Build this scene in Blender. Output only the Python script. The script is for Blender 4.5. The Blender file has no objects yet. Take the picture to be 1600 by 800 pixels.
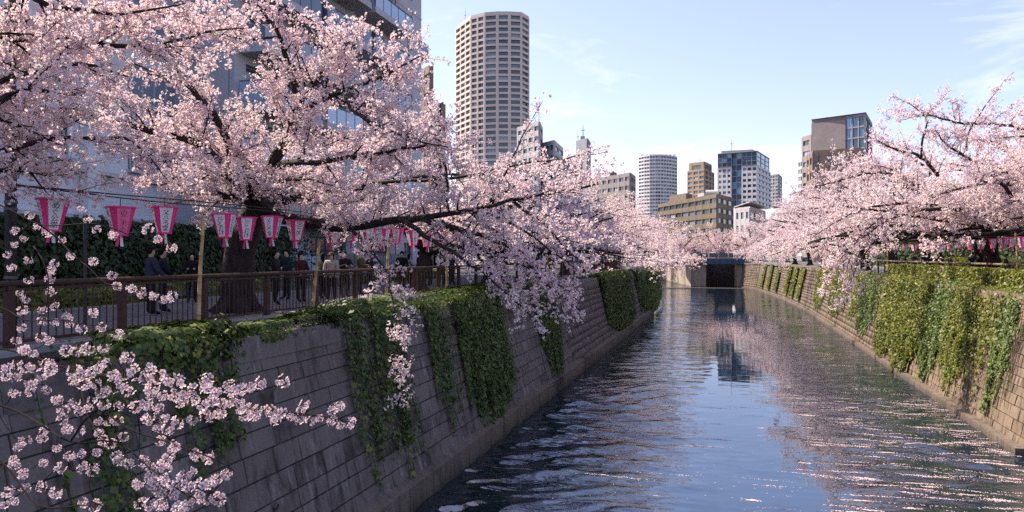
import bpy, bmesh, math, random
import numpy as np
from mathutils import Vector, Matrix, Quaternion
R = math.radians
SC = bpy.context.scene
COL = SC.collection

# ------------------------------------------------------------------ camera
YAW = R(15.5); SY, CY = math.sin(YAW), math.cos(YAW)
FOC = 1200.0                      # focal length in pixels of a 1600 px wide frame
EYE = 1.5
cd = bpy.data.cameras.new('camera'); cam = bpy.data.objects.new('camera', cd); COL.objects.link(cam)
cam.location = (0, 0, EYE); cam.rotation_euler = (R(90), 0, YAW)
cd.sensor_width = 36; cd.lens = 36 * FOC / 1600; cd.clip_start = 0.1; cd.clip_end = 6000
SC.camera = cam

# ------------------------------------------------------------------ world, sun, exposure
SUN_TO = Vector((-0.93, 0.20, 0.0)).normalized()
SUN_EL = R(49)
sun_dir = Vector((SUN_TO.x * math.cos(SUN_EL), SUN_TO.y * math.cos(SUN_EL), math.sin(SUN_EL)))
W = bpy.data.worlds.new('World'); SC.world = W; W.use_nodes = True
nt = W.node_tree; N = nt.nodes; L = nt.links
bg = N['Background']; bg.inputs['Strength'].default_value = 0.112
sky = N.new('ShaderNodeTexSky'); sky.sky_type = 'NISHITA'; sky.sun_disc = False
sky.sun_elevation = SUN_EL
sky.sun_rotation = math.atan2(SUN_TO.x, SUN_TO.y)
sky.air_density = 1.0; sky.dust_density = 1.3; sky.ozone_density = 3.6
tc = N.new('ShaderNodeTexCoord')
mp = N.new('ShaderNodeMapping'); mp.inputs['Scale'].default_value = (1.1, 1.1, 5.0)
nz = N.new('ShaderNodeTexNoise'); nz.inputs['Scale'].default_value = 2.6; nz.inputs['Detail'].default_value = 6; nz.inputs['Roughness'].default_value = .62
nz.inputs['Distortion'].default_value = .5
cr = N.new('ShaderNodeMapRange'); cr.inputs['From Min'].default_value = .52; cr.inputs['From Max'].default_value = .78; cr.inputs['To Min'].default_value = .06; cr.inputs['To Max'].default_value = .5
mx = N.new('ShaderNodeMix'); mx.data_type = 'RGBA'
mx.inputs['B'].default_value = (6.9, 6.5, 6.6, 1)
L.new(tc.outputs['Generated'], mp.inputs['Vector']); L.new(mp.outputs['Vector'], nz.inputs['Vector'])
L.new(nz.outputs['Fac'], cr.inputs['Value']); L.new(cr.outputs['Result'], mx.inputs['Factor'])
hz = N.new('ShaderNodeMix'); hz.data_type = 'RGBA'; hz.blend_type = 'MULTIPLY'; hz.inputs['Factor'].default_value = 1; hz.inputs['B'].default_value = (1.10, .92, .995, 1)
L.new(sky.outputs['Color'], hz.inputs['A']); L.new(hz.outputs['Result'], mx.inputs['A']); L.new(mx.outputs['Result'], bg.inputs['Color'])
sl = bpy.data.lights.new('sun', 'SUN'); sl.energy = 5.0; sl.angle = R(0.53); sl.color = (1.0, 0.88, 0.735)
so = bpy.data.objects.new('sun', sl); COL.objects.link(so)
so.rotation_euler = (-sun_dir).to_track_quat('-Z', 'Y').to_euler()
SC.view_settings.view_transform = 'Standard'; SC.view_settings.look = 'None'
SC.view_settings.exposure = 1.27; SC.view_settings.gamma = 1.0
SC.cycles.max_bounces = 6; SC.cycles.diffuse_bounces = 3; SC.cycles.glossy_bounces = 3
SC.cycles.transmission_bounces = 3; SC.cycles.transparent_max_bounces = 4
SC.cycles.caustics_reflective = False; SC.cycles.caustics_refractive = False
SC.cycles.use_denoising = False

# ------------------------------------------------------------------ helpers
def P(px, py, D):
    u = (px - 800) / FOC
    return np.array((D * (u * CY - SY), D * (u * SY + CY), EYE - D * (py - 400) / FOC))

def pxof(p):
    D = -p[0] * SY + p[1] * CY
    return (800 + FOC * (p[0] * CY + p[1] * SY) / D, 400 + FOC * (EYE - p[2]) / D, D)

def atX(px, X):                   # depth along the view axis where the column px meets the plane x = X
    return X / ((px - 800) / FOC * CY - SY)

def YatX(px, X):
    D = atX(px, X); return (D + SY * X) / CY

def props(o, label=None, cat=None, group=None, kind=None):
    if label: o['label'] = label
    if cat: o['category'] = cat
    if group: o['group'] = group
    if kind: o['kind'] = kind
    return o

def link(name, me, parent=None, mats=None):
    o = bpy.data.objects.new(name, me); COL.objects.link(o)
    if mats:
        for m in (mats if isinstance(mats, (list, tuple)) else [mats]): me.materials.append(m)
    if parent: o.parent = parent
    return o

def empty(name, loc=(0, 0, 0), rz=0):
    o = bpy.data.objects.new(name, None); COL.objects.link(o); o.location = loc; o.rotation_euler = (0, 0, rz); o.empty_display_size = .2
    return o

def relink(o, parent):            # o is built in world coordinates, its parent's matrix is undone
    o.parent = parent; o.matrix_parent_inverse = Matrix.LocRotScale(parent.location, parent.rotation_euler, None).inverted()
    return o

class MB:
    def __init__(s): s.v = []; s.f = []; s.mi = []
    def add(s, vs, fs, mi=0):
        b = len(s.v); s.v.extend([tuple(map(float, x)) for x in vs])
        for f in fs: s.f.append(tuple(b + i for i in f)); s.mi.append(mi)
    def box(s, c, size, M=None, mi=0):
        x, y, z = size[0] / 2, size[1] / 2, size[2] / 2
        vs = [Vector((i * x, j * y, k * z)) for i in (-1, 1) for j in (-1, 1) for k in (-1, 1)]
        if M is not None: vs = [M @ v for v in vs]
        c = Vector(c)
        s.add([v + c for v in vs], [(0, 1, 3, 2), (4, 6, 7, 5), (0, 4, 5, 1), (2, 3, 7, 6), (0, 2, 6, 4), (1, 5, 7, 3)], mi)
    def bar(s, a, b, w, h, mi=0, up=(0, 0, 1)):
        a, b = Vector(a), Vector(b); d = b - a; ln = d.length; d.normalize()
        sd = d.cross(Vector(up)); sd.normalize(); u = sd.cross(d)
        M = Matrix((d, sd, u)).transposed()
        s.box((a + b) / 2, (ln, w, h), M, mi)
    def tube(s, pts, rad, n=6, mi=0, cap=True):
        pts = np.asarray(pts, float); k = len(pts)
        t = np.gradient(pts, axis=0); t /= (np.linalg.norm(t, axis=1)[:, None] + 1e-9)
        ref = np.array((0, 0, 1.)) if abs(t[0][2]) < .9 else np.array((1., 0, 0))
        a = np.cross(t, ref); a /= (np.linalg.norm(a, axis=1)[:, None] + 1e-9); b = np.cross(t, a)
        ang = np.arange(n) * 2 * math.pi / n
        rad = np.broadcast_to(np.asarray(rad, float), (k,))
        ring = pts[:, None, :] + rad[:, None, None] * (np.cos(ang)[None, :, None] * a[:, None, :] + np.sin(ang)[None, :, None] * b[:, None, :])
        base = len(s.v); s.v.extend(map(tuple, ring.reshape(-1, 3).tolist()))
        for i in range(k - 1):
            for j in range(n):
                j2 = (j + 1) % n
                s.f.append((base + i * n + j, base + i * n + j2, base + (i + 1) * n + j2, base + (i + 1) * n + j)); s.mi.append(mi)
        if cap:
            s.f.append(tuple(base + j for j in range(n))[::-1]); s.mi.append(mi)
            s.f.append(tuple(base + (k - 1) * n + j for j in range(n))); s.mi.append(mi)
    def mesh(s, name, smooth=False):
        me = bpy.data.meshes.new(name); me.from_pydata(s.v, [], s.f)
        if any(s.mi): me.polygons.foreach_set('material_index', s.mi)
        if smooth: me.polygons.foreach_set('use_smooth', [True] * len(s.f))
        me.update(); return me
    def build(s, name, mats, parent=None, smooth=False):
        return link(name, s.mesh(name, smooth), parent, mats)

def tri_mesh(name, v, f, col=None):
    me = bpy.data.meshes.new(name)
    v = np.ascontiguousarray(v, np.float32); f = np.ascontiguousarray(f, np.int32)
    me.vertices.add(len(v)); me.vertices.foreach_set('co', v.ravel())
    me.loops.add(f.size); me.loops.foreach_set('vertex_index', f.ravel())
    me.polygons.add(len(f)); me.polygons.foreach_set('loop_start', np.arange(0, f.size, f.shape[1], dtype=np.int32))
    me.update(calc_edges=True)
    if col is not None:
        at = me.attributes.new('tint', 'FLOAT_COLOR', 'POINT'); at.data.foreach_set('color', np.ascontiguousarray(col, np.float32).ravel())
    return me

# ------------------------------------------------------------------ materials
def mat(name):
    m = bpy.data.materials.new(name); m.use_nodes = True
    n = m.node_tree.nodes; b = n['Principled BSDF']; return m, n, m.node_tree.links, b

def ramp(n, stops, interp='LINEAR'):
    r = n.new('ShaderNodeValToRGB'); r.color_ramp.interpolation = interp
    e = r.color_ramp.elements
    while len(e) < len(stops): e.new(.5)
    for i, (p, c) in enumerate(stops): e[i].position = p; e[i].color = (*c, 1)
    return r

def noise_mat(name, c0, c1, scale=4, rough=.8, bump=.3, detail=5, stretch=(1, 1, 1), spec=.3, metal=0, c2=None, bscale=None, dist=.02):
    m, n, l, b = mat(name)
    g = n.new('ShaderNodeNewGeometry'); mp = n.new('ShaderNodeMapping'); mp.inputs['Scale'].default_value = stretch
    l.new(g.outputs['Position'], mp.inputs['Vector'])
    t = n.new('ShaderNodeTexNoise'); t.inputs['Scale'].default_value = scale; t.inputs['Detail'].default_value = detail; t.inputs['Roughness'].default_value = .6
    l.new(mp.outputs['Vector'], t.inputs['Vector'])
    st = [(.3, c0), (.7, c1)] if c2 is None else [(.28, c0), (.52, c1), (.75, c2)]
    r = ramp(n, st); l.new(t.outputs['Fac'], r.inputs['Fac']); l.new(r.outputs['Color'], b.inputs['Base Color'])
    b.inputs['Roughness'].default_value = rough; b.inputs['Specular IOR Level'].default_value = spec; b.inputs['Metallic'].default_value = metal
    if bump:
        t2 = n.new('ShaderNodeTexNoise'); t2.inputs['Scale'].default_value = bscale or scale * 6; t2.inputs['Detail'].default_value = 4
        l.new(mp.outputs['Vector'], t2.inputs['Vector'])
        bp = n.new('ShaderNodeBump'); bp.inputs['Strength'].default_value = bump; bp.inputs['Distance'].default_value = dist
        l.new(t2.outputs['Fac'], bp.inputs['Height']); l.new(bp.outputs['Normal'], b.inputs['Normal'])
    return m

def plain(name, c, rough=.6, spec=.4, metal=0):
    m, n, l, b = mat(name)
    t = n.new('ShaderNodeTexNoise'); t.inputs['Scale'].default_value = 9
    g = n.new('ShaderNodeNewGeometry'); l.new(g.outputs['Position'], t.inputs['Vector'])
    r = ramp(n, [(.2, tuple(x * .82 for x in c)), (.8, tuple(min(1, x * 1.12) for x in c))]); l.new(t.outputs['Fac'], r.inputs['Fac'])
    l.new(r.outputs['Color'], b.inputs['Base Color'])
    b.inputs['Roughness'].default_value = rough; b.inputs['Specular IOR Level'].default_value = spec; b.inputs['Metallic'].default_value = metal
    return m

def petal_mat(name, c_lo, c_hi, core, trans=.35):
    m, n, l, b = mat(name)
    a = n.new('ShaderNodeAttribute'); a.attribute_name = 'tint'
    sp = n.new('ShaderNodeSeparateColor'); l.new(a.outputs['Color'], sp.inputs['Color'])
    r = ramp(n, [(0, c_lo), (1, c_hi)]); l.new(sp.outputs['Red'], r.inputs['Fac'])
    m1 = n.new('ShaderNodeMix'); m1.data_type = 'RGBA'; l.new(sp.outputs['Green'], m1.inputs['Factor'])
    l.new(r.outputs['Color'], m1.inputs['A']); m1.inputs['B'].default_value = (*core, 1)
    m2 = n.new('ShaderNodeMix'); m2.data_type = 'RGBA'; l.new(sp.outputs['Blue'], m2.inputs['Factor'])
    l.new(m1.outputs['Result'], m2.inputs['A']); m2.inputs['B'].default_value = (.20, .13, .05, 1)
    l.new(m2.outputs['Result'], b.inputs['Base Color']); b.inputs['Roughness'].default_value = .75; b.inputs['Specular IOR Level'].default_value = .15
    tr = n.new('ShaderNodeBsdfTranslucent'); l.new(m2.outputs['Result'], tr.inputs['Color'])
    ms = n.new('ShaderNodeMixShader'); ms.inputs['Fac'].default_value = trans
    l.new(b.outputs['BSDF'], ms.inputs[1]); l.new(tr.outputs['BSDF'], ms.inputs[2])
    l.new(ms.outputs['Shader'], n['Material Output'].inputs['Surface'])
    return m

def leaf_mat(name, c_lo, c_mid, c_hi, trans=.3):
    m, n, l, b = mat(name)
    a = n.new('ShaderNodeAttribute'); a.attribute_name = 'tint'
    sp = n.new('ShaderNodeSeparateColor'); l.new(a.outputs['Color'], sp.inputs['Color'])
    r = ramp(n, [(0, c_lo), (.6, c_mid), (1, c_hi)]); l.new(sp.outputs['Red'], r.inputs['Fac'])
    l.new(r.outputs['Color'], b.inputs['Base Color']); b.inputs['Roughness'].default_value = .5; b.inputs['Specular IOR Level'].default_value = .35
    tr = n.new('ShaderNodeBsdfTranslucent'); l.new(r.outputs['Color'], tr.inputs['Color'])
    ms = n.new('ShaderNodeMixShader'); ms.inputs['Fac'].default_value = trans
    l.new(b.outputs['BSDF'], ms.inputs[1]); l.new(tr.outputs['BSDF'], ms.inputs[2])
    l.new(ms.outputs['Shader'], n['Material Output'].inputs['Surface'])
    return m

def stone_mat(name, base, dark, pale, moss=None, streak=.5):
    """Concrete blocks: per-block tone, blotches, vertical rain streaks, pale lime runs."""
    m, n, l, b = mat(name)
    g = n.new('ShaderNodeNewGeometry'); oi = n.new('ShaderNodeObjectInfo')
    t = n.new('ShaderNodeTexNoise'); t.inputs['Scale'].default_value = .9; t.inputs['Detail'].default_value = 7; t.inputs['Roughness'].default_value = .68
    l.new(g.outputs['Position'], t.inputs['Vector'])
    ad = n.new('ShaderNodeMath'); ad.operation = 'MULTIPLY_ADD'; l.new(oi.outputs['Random'], ad.inputs[0]); ad.inputs[1].default_value = .42
    l.new(t.outputs['Fac'], ad.inputs[2])
    r = ramp(n, [(.34, dark), (.62, base), (.95, tuple(x * 1.25 for x in base))]); l.new(ad.outputs['Value'], r.inputs['Fac'])
    mp = n.new('ShaderNodeMapping'); mp.inputs['Scale'].default_value = (2.2, 2.2, .16); l.new(g.outputs['Position'], mp.inputs['Vector'])
    s = n.new('ShaderNodeTexNoise'); s.inputs['Scale'].default_value = 1.7; s.inputs['Detail'].default_value = 6; s.inputs['Roughness'].default_value = .7
    l.new(mp.outputs['Vector'], s.inputs['Vector'])
    sr = n.new('ShaderNodeMapRange'); sr.inputs['From Min'].default_value = .5; sr.inputs['From Max'].default_value = .68; sr.inputs['To Max'].default_value = streak
    l.new(s.outputs['Fac'], sr.inputs['Value'])
    m1 = n.new('ShaderNodeMix'); m1.data_type = 'RGBA'; l.new(sr.outputs['Result'], m1.inputs['Factor']); l.new(r.outputs['Color'], m1.inputs['A']); m1.inputs['B'].default_value = (*dark, 1)
    mp2 = n.new('ShaderNodeMapping'); mp2.inputs['Scale'].default_value = (3.1, 3.1, .3); mp2.inputs['Location'].default_value = (7, 3, 1); l.new(g.outputs['Position'], mp2.inputs['Vector'])
    s2 = n.new('ShaderNodeTexNoise'); s2.inputs['Scale'].default_value = 1.5; s2.inputs['Detail'].default_value = 5; l.new(mp2.outputs['Vector'], s2.inputs['Vector'])
    sr2 = n.new('ShaderNodeMapRange'); sr2.inputs['From Min'].default_value = .58; sr2.inputs['From Max'].default_value = .72; sr2.inputs['To Max'].default_value = .55
    l.new(s2.outputs['Fac'], sr2.inputs['Value'])
    m2 = n.new('ShaderNodeMix'); m2.data_type = 'RGBA'; l.new(sr2.outputs['Result'], m2.inputs['Factor']); l.new(m1.outputs['Result'], m2.inputs['A']); m2.inputs['B'].default_value = (*pale, 1)
    sz = n.new('ShaderNodeSeparateXYZ'); l.new(g.outputs['Position'], sz.inputs['Vector'])
    tz = n.new('ShaderNodeMath'); tz.operation = 'MULTIPLY_ADD'; l.new(s.outputs['Fac'], tz.inputs[0]); tz.inputs[1].default_value = -1.1; l.new(sz.outputs['Z'], tz.inputs[2])
    td = n.new('ShaderNodeMapRange'); td.inputs['From Min'].default_value = -5.95; td.inputs['From Max'].default_value = -5.45; td.inputs['To Min'].default_value = .8; td.inputs['To Max'].default_value = 0
    l.new(tz.outputs['Value'], td.inputs['Value'])
    m4 = n.new('ShaderNodeMix'); m4.data_type = 'RGBA'; l.new(td.outputs['Result'], m4.inputs['Factor']); l.new(m2.outputs['Result'], m4.inputs['A']); m4.inputs['B'].default_value = (.028, .026, .016, 1)
    m2 = m4; out = m2
    if moss:
        s3 = n.new('ShaderNodeTexNoise'); s3.inputs['Scale'].default_value = .8; s3.inputs['Detail'].default_value = 8; s3.inputs['Roughness'].default_value = .75; l.new(g.outputs['Position'], s3.inputs['Vector'])
        sr3 = n.new('ShaderNodeMapRange'); sr3.inputs['From Min'].default_value = .6; sr3.inputs['From Max'].default_value = .7; sr3.inputs['To Max'].default_value = .7; l.new(s3.outputs['Fac'], sr3.inputs['Value'])
        m3 = n.new('ShaderNodeMix'); m3.data_type = 'RGBA'; l.new(sr3.outputs['Result'], m3.inputs['Factor']); l.new(m2.outputs['Result'], m3.inputs['A']); m3.inputs['B'].default_value = (*moss, 1)
        out = m3
    l.new(out.outputs['Result'], b.inputs['Base Color']); b.inputs['Roughness'].default_value = .85; b.inputs['Specular IOR Level'].default_value = .25
    t2 = n.new('ShaderNodeTexNoise'); t2.inputs['Scale'].default_value = 14; t2.inputs['Detail'].default_value = 6; l.new(g.outputs['Position'], t2.inputs['Vector'])
    bp = n.new('ShaderNodeBump'); bp.inputs['Strength'].default_value = .5; bp.inputs['Distance'].default_value = .03
    l.new(t2.outputs['Fac'], bp.inputs['Height']); l.new(bp.outputs['Normal'], b.inputs['Normal'])
    return m

def glass_mat(name, c, rough=.08, spec=.9, metal=0.0):
    m, n, l, b = mat(name)
    oi = n.new('ShaderNodeObjectInfo')
    r = ramp(n, [(0, tuple(x * .45 for x in c)), (.55, c), (.8, tuple(min(1, x * 1.8 + .02) for x in c)), (1, tuple(min(1, x * 2.6 + .14) for x in c))]); l.new(oi.outputs['Random'], r.inputs['Fac'])
    l.new(r.outputs['Color'], b.inputs['Base Color']); b.inputs['Roughness'].default_value = rough; b.inputs['Specular IOR Level'].default_value = spec; b.inputs['Metallic'].default_value = metal
    return m

def water_mat():
    m, n, l, b = mat('canal_water')
    g = n.new('ShaderNodeNewGeometry')
    b.inputs['Base Color'].default_value = (.007, .014, .024, 1); b.inputs['Roughness'].default_value = .02
    b.inputs['IOR'].default_value = 2.0; b.inputs['Specular IOR Level'].default_value = 1.0; b.inputs['Specular Tint'].default_value = (.80, .92, 1.0, 1)
    def layer(scale, stretch, rot, detail, distort):
        mp = n.new('ShaderNodeMapping'); mp.inputs['Scale'].default_value = stretch; mp.inputs['Rotation'].default_value = (0, 0, rot)
        l.new(g.outputs['Position'], mp.inputs['Vector'])
        t = n.new('ShaderNodeTexNoise'); t.inputs['Scale'].default_value = scale; t.inputs['Detail'].default_value = detail; t.inputs['Distortion'].default_value = distort
        l.new(mp.outputs['Vector'], t.inputs['Vector']); return t
    a = layer(1.0, (.48, 1.15, 1), R(14), .8, 1.6)
    c = layer(1.0, (1.3, 3.2, 1), R(-14), 1.0, 1.2)
    e = layer(.16, (1, 1, 1), 0, 3, .4)            # where the wind ruffles it
    er = n.new('ShaderNodeMapRange'); er.inputs['From Min'].default_value = .35; er.inputs['From Max'].default_value = .65; er.inputs['To Min'].default_value = .25; er.inputs['To Max'].default_value = 1.0
    l.new(e.outputs['Fac'], er.inputs['Value'])
    # the ripples are stronger close to the banks
    sx = n.new('ShaderNodeSeparateXYZ'); l.new(g.outputs['Position'], sx.inputs['Vector'])
    of = n.new('ShaderNodeMath'); of.operation = 'SUBTRACT'; l.new(sx.outputs['X'], of.inputs[0]); of.inputs[1].default_value = 1.2
    ab = n.new('ShaderNodeMath'); ab.operation = 'ABSOLUTE'; l.new(of.outputs['Value'], ab.inputs[0])
    br = n.new('ShaderNodeMapRange'); br.inputs['From Min'].default_value = 2.0; br.inputs['From Max'].default_value = 7.5; br.inputs['To Min'].default_value = .04; br.inputs['To Max'].default_value = 1.0
    l.new(ab.outputs['Value'], br.inputs['Value'])
    s = n.new('ShaderNodeMath'); s.operation = 'MULTIPLY_ADD'; l.new(c.outputs['Fac'], s.inputs[0]); s.inputs[1].default_value = .17; l.new(a.outputs['Fac'], s.inputs[2])
    k = n.new('ShaderNodeMath'); k.operation = 'MULTIPLY'; l.new(s.outputs['Value'], k.inputs[0]); l.new(er.outputs['Result'], k.inputs[1])
    k2 = n.new('ShaderNodeMath'); k2.operation = 'MULTIPLY'; l.new(k.outputs['Value'], k2.inputs[0]); l.new(br.outputs['Result'], k2.inputs[1])
    bp = n.new('ShaderNodeBump'); bp.inputs['Strength'].default_value = 1.0; bp.inputs['Distance'].default_value = .10
    l.new(k2.outputs['Value'], bp.inputs['Height']); l.new(bp.outputs['Normal'], b.inputs['Normal'])
    return m

M = {}
M['petal'] = petal_mat('cherry_petal', (.845, .675, .705), (.955, .89, .878), (.58, .30, .30), .40)
M['petal_near'] = petal_mat('cherry_petal_near', (.82, .66, .74), (.90, .80, .85), (.30, .10, .10), .3)
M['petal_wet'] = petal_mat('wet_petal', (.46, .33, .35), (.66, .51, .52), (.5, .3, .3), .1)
M['bark'] = noise_mat('cherry_bark', (.012, .009, .010), (.045, .032, .030), 7, .85, .8, stretch=(1, 1, .4), dist=.03)
M['twig'] = plain('twig_bark', (.020, .013, .014), .9, .1)
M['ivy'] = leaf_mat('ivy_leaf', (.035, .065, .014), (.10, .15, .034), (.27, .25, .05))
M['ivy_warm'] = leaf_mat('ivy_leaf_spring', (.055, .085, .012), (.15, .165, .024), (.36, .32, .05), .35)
M['hedge'] = leaf_mat('hedge_leaf', (.012, .026, .008), (.032, .060, .016), (.075, .10, .03), .2)
M['drystem'] = plain('dry_vine', (.06, .042, .03), .9)
M['stem'] = plain('vine_stem', (.05, .035, .025), .9)
M['stone_l'] = stone_mat('wall_block_grey', (.145, .116, .107), (.030, .024, .024), (.36, .32, .315), None, .85)
M['stone_r'] = stone_mat('wall_block_tan', (.150, .112, .080), (.040, .030, .022), (.25, .20, .15), (.11, .11, .022), .85)
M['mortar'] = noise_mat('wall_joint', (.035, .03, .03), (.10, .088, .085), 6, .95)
M['mortar_r'] = noise_mat('wall_joint_tan', (.06, .05, .04), (.12, .10, .08), 6, .95)
M['coping'] = stone_mat('coping_concrete', (.15, .125, .118), (.035, .029, .028), (.30, .27, .26), (.05, .06, .02), .6)
M['plinth'] = stone_mat('plinth_concrete', (.13, .10, .08), (.04, .032, .027), (.20, .165, .13), (.06, .055, .02), .5)
M['concrete'] = stone_mat('pale_concrete', (.25, .20, .155), (.10, .08, .065), (.34, .29, .23), (.15, .15, .04), .4)
M['soil'] = noise_mat('bank_soil', (.025, .02, .016), (.07, .055, .045), 5, .95, .8, dist=.05)
M['paving'] = noise_mat('walk_paving', (.085, .08, .082), (.13, .125, .13), 3, .85, .2)
M['asphalt'] = noise_mat('road_asphalt', (.055, .055, .06), (.085, .085, .092), 2.5, .6, .3, spec=.5)
M['kerb'] = noise_mat('kerb_stone', (.22, .21, .20), (.34, .33, .32), 4, .85, .2)
M['ground'] = noise_mat('ground', (.10, .09, .085), (.17, .16, .15), .3, .9, .1)
M['steel'] = noise_mat('railing_paint_brown', (.045, .022, .018), (.075, .042, .035), 12, .6, .15, spec=.2)
M['wood_rail'] = noise_mat('weathered_rail', (.10, .07, .05), (.20, .15, .11), 9, .8, .3)
M['bamboo'] = noise_mat('bamboo_cane', (.34, .23, .10), (.55, .40, .19), 5, .5, .2, stretch=(1, 1, .5))
M['bamboo_dark'] = plain('bamboo_node', (.20, .13, .06), .7)
M['pole'] = noise_mat('dark_pole', (.03, .028, .03), (.06, .055, .058), 8, .7, .2)
M['cord'] = plain('lantern_cord', (.04, .03, .03), .8)
M['pink'] = plain('lantern_pink', (.92, .05, .25), .6, .3)
M['pink2'] = plain('lantern_pink_pale', (.90, .20, .38), .6, .3)
M['white'] = plain('lantern_white', (.86, .80, .84), .6, .3)
M['ink'] = plain('lantern_ink', (.05, .03, .05), .7)
M['ink_red'] = plain('lantern_ink_red', (.45, .01, .08), .7)
for nm, e in (('pink', .08), ('pink2', .08), ('white', .08)):
    m = M[nm]; n = m.node_tree.nodes; l = m.node_tree.links; b = n['Principled BSDF']
    tr = n.new('ShaderNodeBsdfTranslucent'); src = b.inputs['Base Color'].links[0].from_socket; l.new(src, tr.inputs['Color'])
    ms = n.new('ShaderNodeMixShader'); ms.inputs['Fac'].default_value = e
    l.new(b.outputs['BSDF'], ms.inputs[1]); l.new(tr.outputs['BSDF'], ms.inputs[2]); l.new(ms.outputs['Shader'], n['Material Output'].inputs['Surface'])
M['water'] = water_mat()
M['glass'] = glass_mat('window_glass', (.05, .07, .10))
M['glass_blue'] = glass_mat('curtain_wall_glass', (.03, .10, .17), .06, .9)
M['frame'] = plain('window_frame', (.10, .10, .11), .5)
M['frame_pale'] = plain('window_frame_pale', (.45, .45, .46), .5)
M['skin'] = plain('skin', (.50, .33, .25), .6)
M['hair'] = plain('hair', (.012, .009, .009), .8, .08)
for i, c in enumerate([(.015, .014, .016), (.018, .022, .036), (.035, .045, .075), (.35, .31, .27), (.09, .07, .035), (.025, .024, .024), (.32, .30, .30), (.05, .02, .024)]):
    M['cloth%d' % i] = plain('cloth_%d' % i, c, .9, .1)
M['trouser'] = plain('trouser_cloth', (.02, .022, .03), .9, .1)

# ------------------------------------------------------------------ ground, water, banks
WATER = EYE - 6.8               # -5.3
LT, LB = -9.35, -7.97           # left wall: top and waterline
RT, RB = 10.75, 9.69            # right wall
YR0 = 29.7                      # near corner of the right wall
YL1 = 91.0                      # far end of the left wall
RPATH = [(RB, YR0), (RB, 100.0), (8.75, 125.0), (5.9, 162.0), (2.3, 174.5)]

_rw = np.random.default_rng(12)
_WV = []
for _k in range(46):
    _l = .42 * (2.6 / .42) ** _rw.random(); _a = _rw.normal(math.pi / 2 + .12, .55); _WV.append((2 * math.pi / _l, math.cos(_a), math.sin(_a), _rw.uniform(0, 6.28), _l ** .9))
def _sm(x, a, b): t = np.clip((x - a) / (b - a), 0, 1); return t * t * (3 - 2 * t)
def wave(x, y):
    """height of the wind ripples: lively along both banks, calm in mid stream, dying out far away"""
    h = 0
    wx = x + .5 * np.sin(y * .55 + .4 * x); wy = y + .45 * np.sin(x * .6 + .3 * y)
    for k, cx, cy, ph, am in _WV: h = h + am * np.sin(k * (wx * cx + wy * cy) + ph)
    h = h / math.sqrt(len(_WV)); h = h + .25 * np.abs(h)
    patch = .55 + .45 * np.sin(x * .55 + 1.0 + .8 * np.sin(y * .21)) * np.sin(y * .33 + .7 * np.sin(x * .4))
    edge = 1.0 * (1 - _sm(x, -4.2, -.2)) + .8 * _sm(x, 3.0, 6.5)
    return h * (.0012 + .050 * edge * (.30 + .70 * patch)) * (1 - .93 * _sm(y, 24, 62))
_xs = np.arange(-8.2, 10.001, .10); _ys = np.concatenate([np.arange(7, 30, .085), np.arange(30, 64.01, .17)])
_X, _Y = np.meshgrid(_xs, _ys); _Z = WATER + wave(_X, _Y) * (1 - _sm(_Y, 58, 64))
_nx, _ny = len(_xs), len(_ys); _id = np.arange(_nx * _ny).reshape(_ny, _nx)
_f = np.stack([_id[:-1, :-1], _id[:-1, 1:], _id[1:, 1:], _id[1:, :-1]], -1).reshape(-1, 4)
_v = np.stack([_X, _Y, _Z], -1).reshape(-1, 3); _b = len(_v); y1_ = float(_ys[-1])
_ex = np.array([(-220, -40, WATER), (60, -40, WATER), (60, 7, WATER), (-220, 7, WATER), (-220, y1_, WATER), (60, y1_, WATER), (60, 420, WATER), (-220, 420, WATER), (-8.2, 7, WATER), (-8.2, y1_, WATER), (10, 7, WATER), (10, y1_, WATER)])
_fe = np.array([(0, 1, 2, 3), (4, 5, 6, 7), (3, 8, 9, 4), (10, 2, 5, 11)]) + _b
_me = tri_mesh('water', np.concatenate([_v, _ex]), np.concatenate([_f, _fe])); _me.polygons.foreach_set('use_smooth', [True] * len(_me.polygons))
o = link('water', _me, None, M['water']); props(o, 'dark rippled canal water mirroring sky and blossom', kind='structure')
mb = MB()
mb.add([(-220, -40, WATER - 1.2), (60, -40, WATER - 1.2), (60, 420, WATER - 1.2), (-220, 420, WATER - 1.2)], [(0, 1, 2, 3)])
props(mb.build('canal_bed', M['soil']), 'muddy bed under the canal water', kind='structure')

# one ground sheet reaching the horizon with the canal cut out of it
mb = MB()
B = 4000
poly_left = [(-B, -60), (-9.9, -60), (-9.9, YL1), (-40, YL1 + 6), (-210, YL1 + 40), (-B, YL1 + 40)]
mb.add([(x, y, -.10) for x, y in poly_left], [tuple(range(len(poly_left)))])
poly_right = [(B, -60), (B, 174.6), (2.9, 174.6), (6.6, 162), (9.6, 125), (11.2, 100), (11.2, YR0 + .2), (45, YR0 + .2), (45, -60)]
mb.add([(x, y, -.10) for x, y in poly_right], [tuple(range(len(poly_right)))])
poly_far = [(-B, YL1 + 40), (-210, YL1 + 40), (-210, 330), (-24, 262), (-4.3, 192.2), (2.4, 192.2), (2.4, 174.6), (2.9, 174.6), (B, 174.6), (B, B), (-B, B)]
mb.add([(x, y, -.10) for x, y in poly_far], [tuple(range(len(poly_far)))])
props(mb.build('ground', M['ground']), 'flat city ground on both banks of the canal', kind='structure')

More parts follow.
